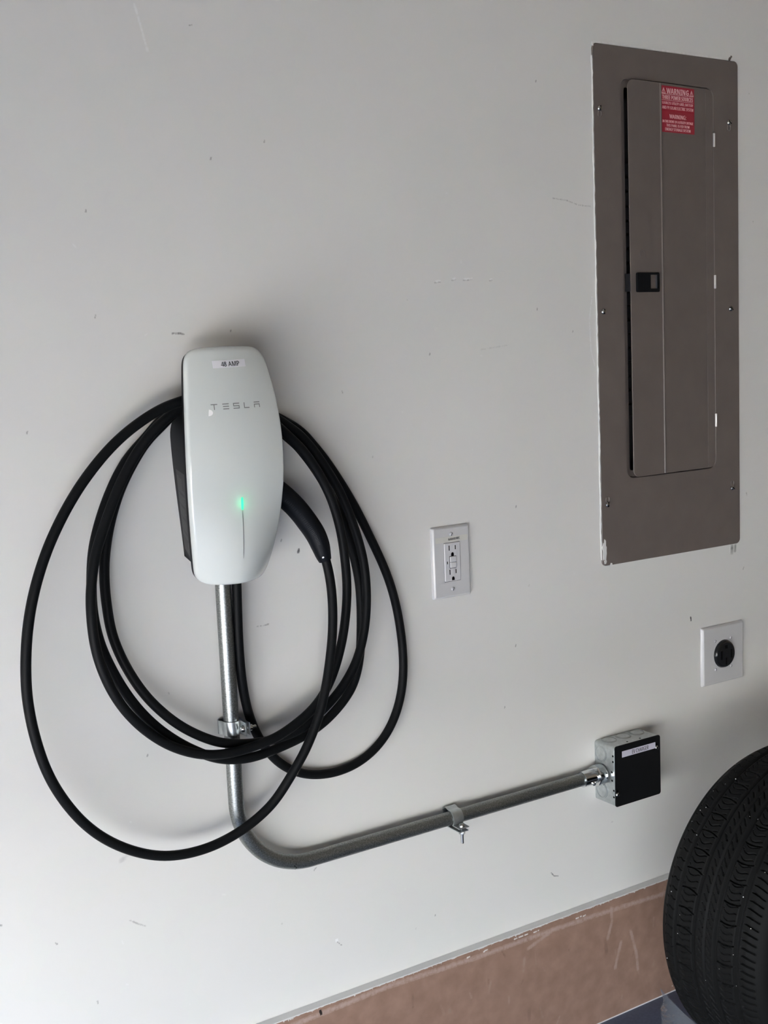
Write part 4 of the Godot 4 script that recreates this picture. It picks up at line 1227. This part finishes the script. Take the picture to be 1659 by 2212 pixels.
func build_tyre():
	var T := thing("car_tyre", "black car tyre with worn grooved tread standing upright by the wall", "tyre", Vector3(0.5220, 0, 0.3280))
	# profile from the bead on the wall side over the tread to the bead on the room side
	var R := 0.2850
	var prof: Array[Vector3] = []   # radius, z, tread coordinate in mm or -1
	for s in [[0.186, -0.090], [0.190, -0.101], [0.205, -0.109], [0.225, -0.115], [0.243, -0.117], [0.258, -0.114], [0.268, -0.1085]]:
		prof.append(Vector3(s[0], s[1], -1))
	var across := 116
	for k in across + 1:
		var w := 204.0 * k / across
		var e := absf(w - 102.0) / 102.0
		var r := R - 0.0035 * e * e - 0.0085 * pow(smoothstep(0.80, 1.0, e), 1.6)
		prof.append(Vector3(r, -0.102 + 0.001 * w, w))
	for s in [[0.268, 0.1085], [0.258, 0.114], [0.243, 0.117], [0.225, 0.115], [0.205, 0.109], [0.190, 0.101], [0.186, 0.090]]:
		prof.append(Vector3(s[0], s[1], -1))
	prof.append(Vector3(0.196, 0.080, -1))
	prof.append(Vector3(0.262, 0.070, -1))
	prof.append(Vector3(0.270, 0.0, -1))
	prof.append(Vector3(0.262, -0.070, -1))
	prof.append(Vector3(0.196, -0.080, -1))
	var angles := PackedFloat32Array()
	for k in 1300:
		angles.append(lerpf(deg_to_rad(62), deg_to_rad(268), k / 1300.0))
	for k in 90:
		angles.append(lerpf(deg_to_rad(268), deg_to_rad(422), k / 90.0))
	var m := prof.size()
	var na := angles.size()
	var verts := PackedVector3Array()
	var cy := 0.2850
	for i in na:
		var c := cos(angles[i])
		var s := sin(angles[i])
		for j in m:
			var r := prof[j].x
			if prof[j].z >= 0.0:
				r -= tread(prof[j].z, angles[i] * R * 1000.0) * 0.001
			verts.append(Vector3(r * c, cy + r * s, prof[j].y))
	var idx := PackedInt32Array()
	for i in na:
		var i2 := (i + 1) % na
		for j in m:
			var j2 := (j + 1) % m
			var a := i * m + j
			var b := i2 * m + j
			var c2 := i2 * m + j2
			var d := i * m + j2
			idx.append_array(PackedInt32Array([a, b, c2, a, c2, d]))
	var normals := PackedVector3Array()
	normals.resize(verts.size())
	for k in range(0, idx.size(), 3):
		var p0 := verts[idx[k]]
		var nn := (verts[idx[k + 2]] - p0).cross(verts[idx[k + 1]] - p0)
		normals[idx[k]] += nn
		normals[idx[k + 1]] += nn
		normals[idx[k + 2]] += nn
	for k in normals.size():
		normals[k] = normals[k].normalized()
	var arr := []
	arr.resize(Mesh.ARRAY_MAX)
	arr[Mesh.ARRAY_VERTEX] = verts
	arr[Mesh.ARRAY_NORMAL] = normals
	arr[Mesh.ARRAY_INDEX] = idx
	var am := ArrayMesh.new()
	am.add_surface_from_arrays(Mesh.PRIMITIVE_TRIANGLES, arr)
	part("tread_and_sidewalls", am, M.tyre, T)
	# grit caught in the tread
	var rng := RandomNumberGenerator.new()
	rng.seed = 8
	var st := begin()
	for k in 46:
		var a := deg_to_rad(rng.randf_range(110, 235))
		var w := rng.randf_range(-0.095, 0.09)
		var q := Vector3((R - 0.002) * cos(a), cy + (R - 0.002) * sin(a), w)
		var s := rng.randf_range(0.0004, 0.0010) * (2.2 if k < 3 else 1.0)
		lathe_into(st, [Vector2(0, -s), Vector2(s, -s * 0.2), Vector2(s * 0.8, s * 0.8), Vector2(0, s)], Vector3(cos(a), sin(a), 0), 6, q)
	var grit := part("grit", done(st), M.plain_white, T)
	grit.set_meta("kind", "stuff")

# ======================= clear plastic by the tyre =======================
func along(a: Array, t: float) -> Vector3:
	var u := clampf(t, 0.0, 0.9999) * (a.size() - 1)
	var i := int(u)
	var p: Vector3 = a[i]
	var q: Vector3 = a[i + 1]
	return p.lerp(q, u - i)

func build_film():
	var F := thing("plastic_film", "crumpled clear plastic film between the floor and the foot of the tyre", "plastic film", Vector3(0.36, 0, 0.12))
	var off := Vector3(0.36, 0, 0.12)
	# one edge lies on the floor, the other clings to the tyre's wall side
	var low := [Vector3(0.466, 0.002, 0.022), Vector3(0.4185, 0.002, 0.045), Vector3(0.390, 0.002, 0.076), Vector3(0.358, 0.002, 0.112), Vector3(0.320, 0.002, 0.158), Vector3(0.300, 0.002, 0.215)]
	var high := [Vector3(0.2600, 0.1650, 0.205), Vector3(0.2750, 0.1450, 0.206), Vector3(0.3040, 0.1120, 0.207), Vector3(0.3340, 0.0790, 0.208), Vector3(0.375, 0.041, 0.208), Vector3(0.430, 0.010, 0.209)]
	var n := FastNoiseLite.new()
	n.seed = 17
	n.frequency = 11.0
	n.fractal_octaves = 3
	var nu := 36
	var nv := 48
	var g: Array[Vector3] = []
	for i in nu + 1:
		for j in nv + 1:
			var u := float(i) / nu
			var v := float(j) / nv
			var q := along(low, v).lerp(along(high, v), u)
			q.y -= 0.020 * sin(u * PI) * (1.0 - 0.5 * v)
			var free := sin(u * PI)
			q += Vector3(-0.6, 0.5, -0.6) * (0.012 * n.get_noise_2d(u * 0.45, v * 0.8) * free * smoothstep(0.0, 0.25, v))
			q.y = maxf(q.y, 0.0015)
			q.z = minf(q.z, 0.2085)
			g.append(q - off)
	var st := begin()
	st.set_smooth_group(1)
	for i in nu:
		for j in nv:
			quad(st, g[i * (nv + 1) + j], g[(i + 1) * (nv + 1) + j], g[(i + 1) * (nv + 1) + j + 1], g[i * (nv + 1) + j + 1])
	part("sheet", done(st), M.film, F)
